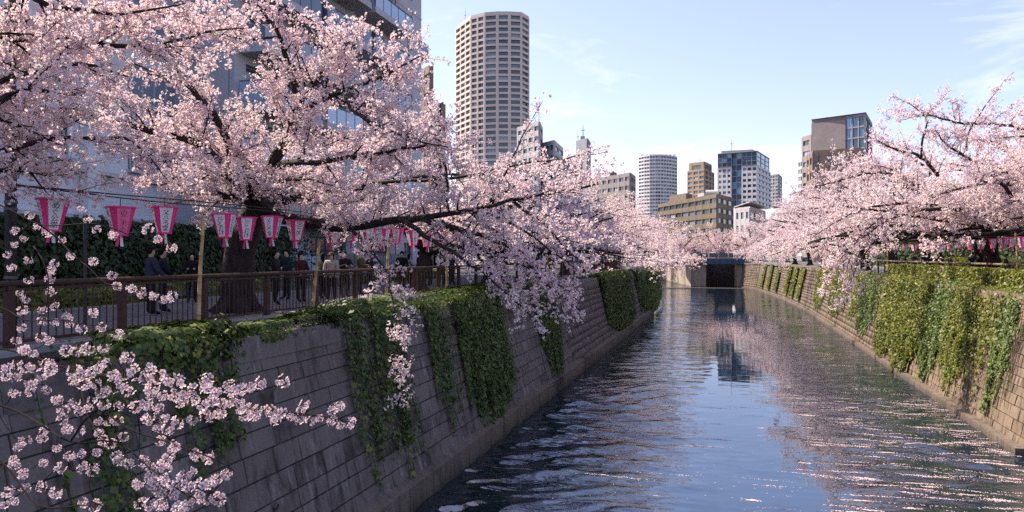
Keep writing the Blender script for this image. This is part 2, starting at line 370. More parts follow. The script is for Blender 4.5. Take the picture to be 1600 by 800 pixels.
def slab(name, x0, x1, y0, y1, z0, z1, m, label, kind='structure'):
    mb = MB(); mb.box(((x0 + x1) / 2, (y0 + y1) / 2, (z0 + z1) / 2), (x1 - x0, y1 - y0, z1 - z0))
    return props(mb.build(name, m), label, kind=kind)
slab('canal_path', -17.4, -10.6, -20, 90, -.3, 0.0, M['paving'], 'pale paved walk behind the brown railing on the left bank')
slab('road', -22.2, -17.55, -20, 90, -.3, -.06, M['asphalt'], 'shaded grey road beside the left bank walk')
slab('road_kerb', -17.55, -17.4, -20, 90, -.3, .06, M['kerb'], 'pale kerb between walk and road on the left bank')
slab('pavement', -27, -22.2, -20, 90, -.3, .05, M['paving'], 'pavement in front of the blue grey building')
slab('bank_soil', -10.6, -9.92, -10, YL1 - .3, -.5, -.06, M['soil'], 'dark strip of soil between railing and wall top')
slab('right_path', 13.6, 18.5, YR0 + .3, 170, -.3, 0.0, M['paving'], 'paved walk behind the right bank rail')
slab('right_bank_soil', 11.15, 13.6, YR0 + .3, 98, -.4, -.03, M['soil'], 'planted strip on top of the right bank wall')

# ------------------------------------------------------------------ stone walls
rng = random.Random(5)
def block_meshes(name, lens, H, T, mt):
    out = []
    for k, ln in enumerate(lens):
        for j in range(2):
            bm = bmesh.new(); bmesh.ops.create_cube(bm, size=1)
            for v in bm.verts:
                v.co.x *= ln - .011; v.co.y *= H - .011; v.co.z *= T
            top = [v for v in bm.verts if v.co.z > 0]
            for v in top:
                v.co.x -= math.copysign(.012, v.co.x); v.co.y -= math.copysign(.012, v.co.y); v.co.z += rng.uniform(-.008, .008)
            me = bpy.data.meshes.new(name); bm.to_mesh(me); bm.free(); me.materials.append(mt); out.append((ln, me))
    return out

def stone_wall(root, segs, H, mt, lens, cap, ymax):
    """segs: list of (bottom start, bottom end, top offset vector) ; blocks laid in running bond on the battered face."""
    T = .12; meshes = block_meshes('stone_block', lens, H, T, mt); todo = []
    for (b0, b1, up) in segs:
        b0, b1, up = Vector(b0), Vector(b1), Vector(up)
        u = (b1 - b0); ln = u.length; u.normalize(); v = up.normalized(); n = u.cross(v)
        if n.dot(Vector((0, 0, EYE)) - b0) < 0: n = -n; u2 = -u
        rr, acc = [], 0.0
        crs = random.Random(4)
        while acc < up.length - .12:
            h = min(H * crs.choice((.78, .92, 1.0, 1.08, 1.22)), up.length - acc); rr.append((acc, h)); acc += h
        for r0, h in rr:
            s = -rng.uniform(0, lens[0])
            while s < ln:
                l_, me = rng.choice(meshes)
                a, e = max(s, 0), min(s + l_, ln)
                if e - a > .12:
                    c = b0 + u * ((a + e) / 2) + v * (r0 + h / 2) + n * (-.03 + rng.uniform(-.016, .016))
                    X = u; Z = n; Yv = Z.cross(X)
                    Mx = Matrix((X, Yv, Z)).transposed().to_4x4(); Mx.translation = c
                    Mx = Mx @ Matrix.Diagonal(((e - a) / l_, h / H, 1, 1))
                    todo.append((c, Mx, me))
                s += l_
    def rank(c):
        x, y, D = pxof(c)
        vis = D > 1 and -80 < x < 1680 and y < 860
        return (0 if vis else 1, D if D > 1 else 999)
    todo.sort(key=lambda t: rank(t[0]))
    todo = [t for t in todo if t[0].y < ymax]
    for c, Mx, me in todo[:cap]:
        o = bpy.data.objects.new('stone_block', me); COL.objects.link(o); o.matrix_world = Mx; o.parent = root
    vs, fs = [], []; base = 0
    for c, Mx, me in todo[cap:]:
        co = np.array([v.co[:] for v in me.vertices]); A = np.array(Mx)
        vs.append(co @ A[:3, :3].T + A[:3, 3]); fs.append(np.array([p.vertices[:] for p in me.polygons]) + base); base += len(co)
    if vs:
        me = tri_mesh('far_stone_blocks', np.concatenate(vs), np.concatenate(fs)); me.materials.append(mt)
        o = link('far_stone_blocks', me, root); o['kind'] = 'stuff'

# left wall
lw = empty('retaining_wall'); props(lw, 'long dark grey block wall in shade under the brown railing', 'wall')
PX = LB - .33                                # foot of the blocks, above the plinth
zP = WATER + .72; zC = -.60
up = (LT + .10 - PX, 0, zC - zP)
mb = MB()   # core behind the blocks
mb.add([(PX - .015, -10, zP - .1), (PX - .015 + up[0], -10, zC), (-12, -10, zC), (-12, -10, -7),
        (PX - .015, YL1 - .15, zP - .1), (PX - .015 + up[0], YL1 - .15, zC), (-12, YL1 - .15, zC), (-12, YL1 - .15, -7)],
       [(0, 4, 5, 1), (4, 7, 6, 5), (0, 1, 2, 3)])
mb.build('wall_core', M['mortar'], lw)
stone_wall(lw, [((PX, -2, zP), (PX, YL1, zP), up)], .47, M['stone_l'], [.95, 1.15, 1.35], 300, 200)
y = -10.0
while y < YL1:                               # coping cast in lengths
    ln = min(3.6, YL1 - y); mb = MB(); jx = rng.uniform(-.008, .008)
    prof = [(-9.95, -.62), (LT + .16, -.62), (LT + .10, -.30), (LT + .02, -.15), (-9.95, -.13)]
    a = [(x + jx, y + .008, z) for x, z in prof]; b = [(x + jx, y + ln - .008, z) for x, z in prof]; k = len(prof)
    mb.add(a + b, [tuple(range(k)), tuple(range(2 * k - 1, k - 1, -1))] + [(i, i + k, (i + 1) % k + k, (i + 1) % k) for i in range(k)])
    mb.build('coping_stone', M['coping'], lw)
    y += ln
y = -10.0
while y < YL1 + .2:
    ln = min(2.9, YL1 + .2 - y); mb = MB(); jx = rng.uniform(-.008, .008)
    prof = [(PX - .2, zP + .06), (PX + .02, zP + .06), (LB - .04, zP - .06), (LB, WATER - 1.1), (PX - .2, WATER - 1.1)]
    a = [(x + jx, y + .008, z) for x, z in prof]; b = [(x + jx, y + ln - .008, z) for x, z in prof]; k = len(prof)
    mb.add(a + b, [tuple(range(k))[::-1], tuple(range(k, 2 * k))] + [(i, (i + 1) % k, (i + 1) % k + k, i + k) for i in range(k)])
    mb.build('plinth_stone', M['plinth'], lw); y += ln
mb = MB()                                    # end of the wall, where the bank turns away to the left
mb.add([(LB, YL1 + .25, -7), (LT, YL1 + .25, -.13), (-60, YL1 + 10, -.13), (-60, YL1 + 10, -7)], [(0, 1, 2, 3)])
mb.build('end_face', M['plinth'], lw)

for k in range(14):
    y = 8.5 + k * 5.7 + rng.uniform(-1, 1); f_ = rng.choice((.30, .34, .62)); c = Vector((PX, y, zP)) + Vector(up) * f_
    mb = MB(); mb.tube([(c.x - .1, y, c.z), (c.x + .09, y, c.z - .02), (c.x + .14, y, c.z - .03)], [.06, .06, .062], 10, cap=False); mb.tube([(c.x + .138, y, c.z - .03), (c.x - .1, y, c.z)], [.045, .045], 10, mi=1)
    mb.build('drain_pipe', [M['plinth'], M['pole']], lw)
# right wall
rw = empty('retaining_wall'); props(rw, 'sunlit tan block wall under ivy curtains, curving to the bridge', 'wall')
segs = []; mbc = MB()
offx = [(1.06, 0), (1.06, 0), (1.0, .25), (.85, .55), (.6, .85)]
topz = -.30
for i in range(len(RPATH) - 1):
    a, b = RPATH[i], RPATH[i + 1]
    segs.append(((a[0], a[1], WATER - .6), (b[0], b[1], WATER - .6), (offx[i][0] * 1.12, offx[i][1] * 0, topz - WATER + .6)))
    c = .02
    mbc.add([(a[0] + c, a[1], WATER - 1), (b[0] + c, b[1], WATER - 1), (b[0] + c + offx[i + 1][0] * 1.12, b[1], topz), (a[0] + c + offx[i][0] * 1.12, a[1], topz)], [(3, 2, 1, 0)])
# the near corner turns to the right
segs.append(((RB + .02, YR0, WATER - .6), (RB + 14, YR0, WATER - .6), (1.0, .5, topz - WATER + .6)))
mbc.add([(RB + c, YR0 + .1, WATER - 1), (RB + 15, YR0 + .1, WATER - 1), (RB + 15, YR0 + .6, topz), (RB + c + 1.18, YR0 + .6, topz)], [(0, 1, 2, 3)])
mbc.build('wall_core', M['mortar_r'], rw)
stone_wall(rw, segs, .42, M['stone_r'], [.9, 1.1, 1.3], 300, 190)
for i in range(len(RPATH) - 1):
    a, b = Vector((*RPATH[i], 0)), Vector((*RPATH[i + 1], 0)); d = b - a; L_ = d.length; d.normalize()
    n_ = max(1, int(L_ / 3.4)); oa, ob = offx[i][0] * 1.18, offx[i + 1][0] * 1.18
    for k in range(n_):
        p = a.lerp(b, k / n_) + d * .01; q = a.lerp(b, (k + 1) / n_) - d * .01
        o0 = oa + (ob - oa) * k / n_; o1 = oa + (ob - oa) * (k + 1) / n_
        mb = MB(); mb.bar((p.x + o0 + .1, p.y, topz + .17), (q.x + o1 + .1, q.y, topz + .17), .5, .34)
        mb.build('coping_stone', M['coping'] if i == 99 else M['stone_r'], rw)
        mb = MB(); mb.bar((p.x - .02, p.y, WATER + .02), (q.x - .02, q.y, WATER + .02), .34, .5)
        mb.build('plinth_stone', M['plinth'], rw)

# ------------------------------------------------------------------ bridge and far bank walls
br = empty('road_bridge', (-1, 173, 0)); props(br, 'low road bridge with blue girder over the far end of the canal', 'bridge')
def bpart(name, fn, m):
    mb = MB(); fn(mb); o = mb.build(name, m); relink(o, br); return o
BY = 171.5
M['girder'] = noise_mat('girder_paint', (.03, .05, .10), (.055, .08, .15), 3, .6, .1)
bpart('girder', lambda m_: m_.box((-3.5, BY, .35), (17, .5, 1.15)), M['girder'])
for gx in np.arange(-11.5, 5, 1.3):
    bpart('stiffener', lambda m_: m_.box((gx, BY - .3, .35), (.12, .12, 1.0)), M['girder'])
bpart('deck', lambda m_: m_.box((-3.5, BY + 4.2, .98), (17, 8.4, .16)), M['concrete'])
for gx in np.arange(-11.6, 5.1, 2.05):
    bpart('parapet_post', lambda m_: m_.box((gx, BY - .1, 1.75), (.16, .16, 1.3)), M['frame_pale'])
    if gx < 4: bpart('parapet_panel', lambda m_: m_.box((gx + 1.025, BY - .05, 1.65), (1.8, .06, .95)), M['frame'])
bpart('parapet_rail', lambda m_: m_.box((-3.5, BY - .1, 2.45), (17, .2, .12)), M['frame_pale'])
bpart('abutment', lambda m_: m_.box((-5.2, BY + 3, -3.2), (2.4, 5.0, 6.0)), M['concrete'])
bpart('abutment', lambda m_: m_.box((2.9, BY + 4.2, -3.2), (1.3, 7.0, 6.0)), M['concrete'])
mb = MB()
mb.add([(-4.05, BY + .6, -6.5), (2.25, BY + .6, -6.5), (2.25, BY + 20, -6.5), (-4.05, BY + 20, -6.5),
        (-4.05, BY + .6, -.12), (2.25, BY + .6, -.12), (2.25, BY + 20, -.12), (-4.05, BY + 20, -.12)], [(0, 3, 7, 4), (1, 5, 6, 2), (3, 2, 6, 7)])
relink(mb.build('culvert', M['mortar']), br)  # dark joint material puts the tunnel's shade into the colour
fw = empty('concrete_wall', (-12, 215, -5)); props(fw, 'pale sunlit concrete wall left of the bridge opening', 'wall')
mb = MB()
a, b = (-6.2, 172.0), (-24, 262)
for k in range(9):
    p = Vector((*a, 0)).lerp(Vector((*b, 0)), k / 9); q = Vector((*a, 0)).lerp(Vector((*b, 0)), (k + 1) / 9 - .004)
    mb = MB(); mb.bar((p.x - .5, p.y, -2.9), (q.x - .5, q.y, -2.9), 1.0, 6.4); relink(mb.build('panel', M['concrete']), fw)
    mb = MB(); mb.bar((p.x + .1, p.y, WATER + .1), (q.x + .1, q.y, WATER + .1), 1.6, .5); relink(mb.build('footing', M['concrete']), fw)
slab('weir', -18, 4, 166.5, 167.6, -6.2, WATER + .09, M['concrete'], 'low pale concrete weir sill in the water before the bridge')

# ------------------------------------------------------------------ left railing
FX = -10.9
fence = empty('railing', (FX, 9.57, 0)); props(fence, 'brown steel picket railing along the left bank walk', 'railing')
def fpart(name, fn):
    mb = MB(); fn(mb); o = mb.build(name, M['steel']); relink(o, fence); return o
SP = 2.36; y0 = 9.57 - 3 * SP; nb = 35
postm = MB(); postm.box((0, 0, .51), (.11, .13, 1.02)); postm.box((0, 0, .02), (.2, .22, .03)); postme = postm.mesh('railing_post'); postme.materials.append(M['steel'])
pickm = MB()
pickm.tube([(0, 0, .14), (0, 0, .90), (0, .02, .955), (0, .07, .985), (0, .0785, .985)], .0125, 5); pickme = pickm.mesh('picket'); pickme.materials.append(M['steel'])
picks = []
for i in range(nb):
    y = y0 + i * SP
    o = link('railing_post', postme); o.location = (FX, y, 0); relink(o, fence)
    mb = MB(); mb.tube([(FX, y + .002, 1.06), (FX, y + SP - .002, 1.06)], .052, 10); relink(mb.build('top_rail', M['steel'], smooth=False), fence)
    mb = MB(); mb.box((FX, y + SP / 2, .13), (.05, SP - .14, .05)); relink(mb.build('bottom_rail', M['steel']), fence)
    mb = MB(); mb.box((FX, y + SP / 2, .97), (.045, SP - .14, .04)); relink(mb.build('middle_rail', M['steel']), fence)
    for k in range(14):
        picks.append((FX, y + .157 * (k + .52) + .02, 1 if k % 2 == 0 else -1))
picks.sort(key=lambda p: p[1]); vis = [p for p in picks if p[1] > 7.5]; rest = [p for p in picks if p[1] <= 7.5] + vis[300:]
for x, y, f in vis[:300]:
    o = bpy.data.objects.new('picket', pickme); COL.objects.link(o); o.location = (x, y, 0); o.scale = (1, f, 1); relink(o, fence)
mb = MB()
for x, y, f in rest: mb.box((x, y, .55), (.022, .022, .84))
o = mb.build('far_pickets', M['steel']); o['kind'] = 'stuff'; relink(o, fence)
slab('railing_kerb', -11.05, -10.6, -10, 88, -.3, .04, M['kerb'], 'low kerb under the brown railing')

# ------------------------------------------------------------------ right rail
RX = 13.3
rf = empty('wooden_rail', (RX, 32, 0)); props(rf, 'brown post and rail fence above the ivy on the right bank', 'railing')
y = YR0 + .8
while y < 118:
    mb = MB(); mb.box((RX, y, .52), (.12, .12, 1.05)); relink(mb.build('rail_post', M['steel']), rf)
    mb = MB(); mb.tube([(RX, y + .003, 1.08), (RX, y + 2.997, 1.08)], .055, 8); relink(mb.build('top_rail', M['wood_rail']), rf)
    mb = MB(); mb.tube([(RX, y + .07, .62), (RX, y + 2.93, .62)], .03, 6); relink(mb.build('middle_rail', M['steel']), rf)
    for k in range(10):
        pass
    y += 3.0

# ------------------------------------------------------------------ lanterns
def glyphs(chars):
    out = []
    for ch in chars:
        cu = bpy.data.curves.new('g', 'FONT'); cu.body = ch; cu.size = 1; cu.align_x = 'CENTER'; cu.resolution_u = 2
        ob = bpy.data.objects.new('g', cu); COL.objects.link(ob)
        me = bpy.data.meshes.new_from_object(ob.evaluated_get(bpy.context.evaluated_depsgraph_get()))
        bpy.data.objects.remove(ob); bpy.data.curves.remove(cu)
        if me is None or not len(me.vertices): continue
        co = np.array([v.co[:2] for v in me.vertices]); c = (co.max(0) + co.min(0)) / 2; s = max((co.max(0) - co.min(0)).max(), .3)
        out.append((((co - c) / s), [p.vertices[:] for p in me.polygons])); bpy.data.meshes.remove(me)
    return out

HT, WTOP, WBOT = .49, .222, .116     # lantern height, half widths
def lantern_parts(text, red=False, pinkface=False):
    """list of (name, mesh) in lantern coordinates: the top rim at z = 0, narrowing downwards"""
    def ring(hw, ch, z):             # square with chamfered corners
        w = hw; c = hw * ch
        return [(w, -w + c, z), (w, w - c, z), (w - c, w, z), (-w + c, w, z), (-w, w - c, z), (-w, -w + c, z), (-w + c, -w, z), (w - c, -w, z)]
    top, bot = ring(WTOP, .44, 0), ring(WBOT, .44, -HT); parts = []
    for i in range(8):
        j = (i + 1) % 8; mb = MB(); white = i % 2 == 0
        q = [top[i], top[j], bot[j], bot[i]]; c = np.mean(np.array(q), axis=0)
        q = [tuple(np.array(p) * .985 + c * .015) for p in q]
        inn = [(p[0] * .97, p[1] * .97, p[2]) for p in q]
        mb.add(q + inn, [(3, 2, 1, 0), (4, 5, 6, 7), (0, 1, 5, 4), (2, 3, 7, 6), (1, 2, 6, 5), (3, 0, 4, 7)])
        me = mb.mesh('paper_panel'); me.materials.append(M['pink2'] if (pinkface and i == 6) else M['white'] if white else M['pink']); parts.append(('paper_panel', me))
    mb = MB()
    for hw, z in ((WTOP * 1.02, 0), (WBOT * 1.03, -HT)):
        r = ring(hw, .44, z)
        for i in range(8): mb.bar(r[i], r[(i + 1) % 8], .02, .028)
    me = mb.mesh('rim'); me.materials.append(M['pink']); parts.append(('rim', me))
    mb = MB(); mb.bar((-WTOP, 0, .004), (WTOP, 0, .004), .015, .012); mb.bar((0, 0, .0), (0, 0.0001, .16), .012, .012, up=(1, 0, 0))
    me = mb.mesh('hanger'); me.materials.append(M['cord']); parts.append(('hanger', me))
    mb = MB()
    for k, mi in ((-1, 0), (1, 1)):
        mb.add([(k * .018 - .02, 0, -HT), (k * .018 + .02, 0, -HT), (k * .045 + .025, .03, -HT - .20), (k * .045 - .025, .03, -HT - .20),
                (k * .018 - .02, .004, -HT), (k * .018 + .02, .004, -HT), (k * .045 + .025, .034, -HT - .20), (k * .045 - .025, .034, -HT - .20)],
               [(0, 1, 2, 3), (7, 6, 5, 4), (0, 3, 7, 4), (1, 5, 6, 2)], mi)
    me = mb.mesh('ribbon'); me.materials.append(M['pink']); me.materials.append(M['white']); parts.append(('ribbon', me))
    g = glyphs(text); mb = MB()
    for side in range(4):            # written on the four white faces
        ang = side * math.pi / 2
        for k, (co, fs) in enumerate(g):
            s = .40 / max(4, len(g)); z = -.05 - (k + .5) * (HT - .09) / max(4, len(g))
            hw = WTOP + (WBOT - WTOP) * (-z / HT)
            vs = []
            for (x, y_) in co:
                zz = z + y_ * s; d = WTOP + (WBOT - WTOP) * (-zz / HT) + .004
                v = (x * s, -d, zz); vs.append((v[0] * math.cos(ang) - v[1] * math.sin(ang), v[0] * math.sin(ang) + v[1] * math.cos(ang), v[2]))
            mb.add(vs, fs)
    if mb.v:
        me = mb.mesh('lettering'); me.materials.append(M['ink_red'] if red else M['ink']); parts.append(('lettering', me))
    return parts

LP = [lantern_parts('めぐ公堂'), lantern_parts('のこホの', True, True), lantern_parts('父八ろ堂'), lantern_parts('三一呂'), lantern_parts('川とおけ')]
ORD = 'first second third fourth fifth sixth seventh eighth ninth tenth eleventh twelfth thirteenth fourteenth fifteenth sixteenth seventeenth eighteenth nineteenth twentieth'.split()
def lantern(pos, rz, tilt, kind, label, group, sc=1):
    o = empty('paper_lantern', pos); o.rotation_euler = (tilt[0], tilt[1], rz); o.scale = (sc,) * 3
    props(o, label, 'lantern', group)
    for nm, me in LP[kind]:
        c = bpy.data.objects.new(nm, me); COL.objects.link(c); c.parent = o
    return o

def zrope_l(y): return EYE + .90 - .0022 * (y - 10)
LX = -10.35
LPX = [83, 188, 257, 350, 384, 425, 463, 520, 549, 574, 597, 620, 645, 668, 690, 712, 733, 752, 770, 788]
rng = random.Random(11)
for i, px in enumerate(LPX):
    y = YatX(px, LX); face = 0
    # the first faces the camera, others turn a little on their cords
    rz = math.atan2(-LX, -y) + math.pi / 2 + math.pi / 2 + rng.uniform(-.3, .3)
    rz = math.atan2(LX, y) * -1 + (rng.uniform(-.55, .55) if i > 2 else (.22, .3, .16)[i])
    look = ['pink and white paper lantern with dark brushed writing, hanging nearest the tall dark pole',
            'pink and white paper lantern with a pink dotted face and red writing',
            'pink and white paper lantern with four dark characters, just left of the nearest bamboo pole'][i] if i < 3 else \
        'pink and white paper lantern, %s from the left on the left bank string' % ORD[i]
    dz = -.07 * math.sin(i * 2.1) * .6
    lantern((LX, y, zrope_l(y) + dz), rz, (rng.uniform(-.05, .05), rng.uniform(-.05, .05)), i if i < 3 else 2 + rng.randrange(3), look, 'lanterns on the left bank string')
ys = 66.0
k = 0
for k in range(12):
    y = 62 + k * 2.1
    lantern((LX, y, zrope_l(y) - .1), rng.uniform(-.5, .5), (0, 0), 3, 'small far pink lantern over the distant left railing, %s from its near end' % ORD[k], 'far lanterns on the left bank string')
RPX = [1598, 1582, 1568, 1552, 1533, 1517, 1502, 1485, 1473, 1461, 1451, 1440, 1428, 1414, 1404, 1392]
LRX = 13.1
for i, px in enumerate(RPX):
    y = YatX(px, LRX)
    rz = -math.atan2(LRX, y) + rng.uniform(-.5, .5) + .35
    lantern((LRX, y, EYE + .86 + .03 * math.sin(i)), rz, (rng.uniform(-.06, .06), rng.uniform(-.06, .06)), 2 + rng.randrange(3),
            'pink and white paper lantern on the right bank string, %s from the right' % ORD[i], 'lanterns on the right bank string', .95)
for i in range(14):
    x = -9.5 + i * .95
    lantern((x, BY - .4, 3.35 - .25 * math.sin(i / 13 * math.pi)), rng.uniform(-.5, .5), (0, 0), 3, 'tiny pink lantern strung above the far bridge parapet, %s from its left end' % ORD[i], 'lanterns on the bridge', .9)

def rope(name, pts, label, r=.012):
    mb = MB(); mb.tube(pts, r, 5); props(mb.build(name, M['cord']), label, 'rope')
rope('lantern_rope', [(LX, y, zrope_l(y) + .15 + .02 * math.sin(y * .9)) for y in np.arange(4, 88, .8)], 'thin dark rope carrying the left bank lanterns')
rope('electric_cable', [(LX - .12, y, zrope_l(y) + .22 + .03 * math.sin(y * .5)) for y in np.arange(4, 88, .8)], 'thin cable just above the left bank lantern rope')
rope('lantern_rope', [(LRX, y, EYE + 1.0) for y in np.arange(30, 100, 1.0)], 'thin dark rope carrying the right bank lanterns')
rope('lantern_rope', [(x, BY - .4, 3.5 - .25 * math.sin((x + 9.5) / 12.4 * math.pi)) for x in np.arange(-9.5, 3.1, .5)], 'short rope of lanterns over the far bridge')

# ------------------------------------------------------------------ poles
def bamboo(p0, p1, r, label, group):
    o = empty('bamboo_pole', p0); props(o, label, 'pole', group)
    p0, p1 = Vector(p0), Vector(p1); n_ = max(4, int((p1 - p0).length / .38)); mb = MB(); mk = MB()
    pts, rad = [], []
    for k in range(n_ + 1):
        t = k / n_; p = p0.lerp(p1, t) + Vector((.012 * math.sin(k * 1.7), .012 * math.cos(k * 2.3), 0)); rr = r * (1 - .3 * t)
        pts += [p - Vector((0, 0, .012)), p, p + Vector((0, 0, .012))]; rad += [rr, rr * 1.14, rr]
    mb.tube(pts, rad, 9); relink(mb.build('cane', M['bamboo'], smooth=True), o)
    for k in range(1, n_):
        p = pts[3 * k + 1]; mk.tube([p - Vector((0, 0, .016)), p - Vector((0, 0, .008))], rad[3 * k + 1] * .99, 9)
    relink(mk.build('node_ring', M['bamboo_dark']), o)
    return o
def leftpole(pxb, pxt, yt, X, r, label):
    yb = YatX(pxb, X); ytop = YatX(pxt, X); D = atX(pxt, X)
    bamboo((X, yb, -.12), (X, ytop, EYE - D * (yt - 400) / FOC), r, label, 'bamboo poles holding the left lantern string')
leftpole(309, 317, 338, -10.55, .046, 'bamboo pole leaning outside the railing between the third and fourth lanterns')
leftpole(487, 499, 375, -10.55, .05, 'second bamboo pole along the left railing, yellowish, beside the eighth lantern')
leftpole(603, 608, 350, -10.55, .05, 'third bamboo pole along the left railing, behind hanging blossom')
leftpole(697, 699, 352, -10.55, .05, 'fourth bamboo pole along the left railing, near the big ivy curtain')
for (px, yb_, yt_, lb) in [(1592, 472, 372, 'bamboo pole at the right bank string near the wall corner'), (1495, 452, 376, 'bamboo pole in the middle of the right bank lantern string'), (1388, 428, 382, 'yellowish bamboo pole at the far end of the right bank lanterns')]:
    D = atX(px, 12.95); y = YatX(px, 12.95)
    bamboo((12.95, y, -.1), (12.9, y + .25, EYE + 1.05), .05, lb, 'bamboo poles holding the right lantern string')
# street pole at the left edge, with a thinner post beside it
X = -12.1; D = atX(17, X); yy = YatX(17, X)
sp = empty('utility_pole', (X, yy, 0)); props(sp, 'tall dark utility pole behind the railing at the left edge', 'pole')
mb = MB(); mb.tube([(X, yy, -.05), (X, yy, 3), (X, yy, 6.4)], [.098, .092, .08], 14); relink(mb.build('pole_shaft', M['pole'], smooth=True), sp)
for z in (1.1, 2.3, 2.42):
    mb = MB(); mb.tube([(X, yy, z), (X, yy, z + .05)], .108, 14); relink(mb.build('band', M['frame']), sp)
X = -12.4; yy = YatX(133, X)
sp = empty('sign_post', (X, yy, 0)); props(sp, 'thin dark post standing behind the railing under the second lantern', 'post')
mb = MB(); mb.tube([(X, yy, -.05), (X, yy, 2.25)], .035, 8); relink(mb.build('post_shaft', M['pole']), sp)
mb = MB(); mb.tube([(X, yy, 2.25), (X, yy, 2.31)], .05, 8); relink(mb.build('post_cap', M['pole']), sp)

# ------------------------------------------------------------------ cherry trees
def resample(pts, rad, step):
    pts = np.asarray(pts, float); rad = np.asarray(rad, float)
    if len(pts) > 2:                 # Catmull-Rom
        Q = np.vstack([2 * pts[0] - pts[1], pts, 2 * pts[-1] - pts[-2]]); out, rr = [], []
        for i in range(len(pts) - 1):
            p0, p1, p2, p3 = Q[i:i + 4]; n_ = max(2, int(np.linalg.norm(p2 - p1) / step))
            for k in range(n_):
                t = k / n_
                out.append(.5 * (2 * p1 + (p2 - p0) * t + (2 * p0 - 5 * p1 + 4 * p2 - p3) * t * t + (3 * p1 - p0 - 3 * p2 + p3) * t ** 3)); rr.append(rad[i] + (rad[i + 1] - rad[i]) * t)
        out.append(pts[-1]); rr.append(rad[-1]); return np.array(out), np.array(rr)
    n_ = max(2, int(np.linalg.norm(pts[1] - pts[0]) / step)); t = np.linspace(0, 1, n_ + 1)[:, None]
    return pts[0] + (pts[1] - pts[0]) * t, rad[0] + (rad[1] - rad[0]) * t[:, 0]

def nrm(v): return v / (math.sqrt(v[0] * v[0] + v[1] * v[1] + v[2] * v[2]) + 1e-9)

def grow(limbs, seed, s2=.40, l2=(2.0, .8), s3=.25, l3=(.3, .75), site=.065, start=.15, sag=.03, upb=.18, rk=1.0, flat=.5):
    """side branches and twigs along the limbs; returns limb tubes, twig tubes and the places where blossom sits"""
    rg = np.random.default_rng(seed); limb_t, twig_t, sites = [], [], []
    base_l2, base_up = l2, upb
    for lim in limbs:
        pts, rad = lim[:2]; ov = lim[2] if len(lim) > 2 else {}; l2 = ov.get('l2', base_l2); upb = ov.get('upb', base_up)
        Pp, Rr = resample(pts, np.asarray(rad) * rk, .28)
        Pp[1:-1] += rg.normal(0, .018, (len(Pp) - 2, 3)); limb_t.append((Pp, Rr))
        seg = np.linalg.norm(np.diff(Pp, axis=0), axis=1); cum = np.concatenate([[0], np.cumsum(seg)]); Lt = cum[-1]
        s = start * Lt
        while s < Lt:
            t = s / Lt; i = min(np.searchsorted(cum, s), len(Pp) - 1); i = max(i, 1)
            p = Pp[i - 1] + (Pp[i] - Pp[i - 1]) * ((s - cum[i - 1]) / (seg[i - 1] + 1e-9)); tan = nrm(Pp[i] - Pp[i - 1])
            v = rg.normal(0, 1, 3); v[2] *= flat; v -= tan * v.dot(tan); v = nrm(v)
            d = nrm(tan * .6 + v * .85 + np.array((0, 0, upb)))
            ln = (l2[0] + (l2[1] - l2[0]) * t) * rg.uniform(.55, 1.25); n_ = max(3, int(ln / .3)); st = ln / n_
            q = p.copy(); path = [q.copy()]; ds = [d]
            for k in range(n_):
                d = nrm(d + rg.normal(0, .16, 3) + np.array((0, 0, -sag))); q = q + d * st; path.append(q.copy()); ds.append(d)
            r0 = min(Rr[i] * .5, .028); path = np.array(path); twig_t.append((path, np.linspace(r0, .005, n_ + 1)))
            for k in range(1, n_ + 1):
                m_ = max(1, int(round(st / s3))) if k < n_ else 2
                for _ in range(m_):
                    a = path[k - 1] + (path[k] - path[k - 1]) * rg.uniform(0, 1); v = rg.normal(0, 1, 3); v -= ds[k] * v.dot(ds[k]); v = nrm(v)
                    v[2] *= .6; e = nrm(ds[k] * .6 + v * .8 + np.array((0, 0, .1))); l_ = rg.uniform(*l3)
                    mid = a + e * l_ * .5 + rg.normal(0, .03, 3); end = a + nrm(e + rg.normal(0, .2, 3)) * l_
                    twig_t.append((np.array([a, mid, end]), np.array([.007, .005, .003])))
                    c = max(2, int(l_ / site))
                    for u in np.linspace(.2, 1, c):
                        sites.append((a + (mid - a) * (u * 2)) if u < .5 else (mid + (end - mid) * (u * 2 - 1)))
                if k > n_ * .35:
                    for u in np.arange(0, 1, site * 1.3 / st): sites.append(path[k - 1] + (path[k] - path[k - 1]) * u)
            s += s2 * rg.uniform(.6, 1.4)
        for k in range(int(len(Pp) * .7), len(Pp)):
            for _ in range(3): sites.append(Pp[k] + rg.normal(0, .05, 3))
    return limb_t, twig_t, np.array(sites)

def cluster_templates(n, flowers, rg, petals=5, rad=.045, fr=.027):
    out = []
    for _ in range(n):
        V, F, Cc = [], [], []
        for k in range(flowers):
            d = nrm(rg.normal(0, 1, 3)); c = d * rad * rg.uniform(.7, 1.2); d = nrm(d + rg.normal(0, .35, 3))
            a = nrm(np.cross(d, rg.normal(0, 1, 3))); b = np.cross(d, a); base = len(V); tint = rg.uniform(-.2, .2)
            V.append(c - d * fr * .35); Cc.append((tint, .75, 0, 1))
            for j in range(petals):
                an = j * 2 * math.pi / petals; V.append(c + fr * (math.cos(an) * a + math.sin(an) * b) * rg.uniform(.85, 1.15) + d * fr * rg.uniform(-.05, .3)); Cc.append((tint, 0, 0, 1))
            for j in range(petals): F.append((base, base + 1 + j, base + 1 + (j + 1) % petals))
        if rg.random() < .5:            # a bud and a young bronze leaf
            d = nrm(rg.normal(0, 1, 3)); base = len(V); s = nrm(np.cross(d, rg.normal(0, 1, 3))) * .011
            V += [d * rad * .4, d * rad * 1.1 + s, d * rad * 1.9]; Cc += [(0, 0, 1, 1)] * 3; F.append((base, base + 1, base + 2))
        out.append((np.array(V), np.array(F), np.array(Cc, float)))
    return out

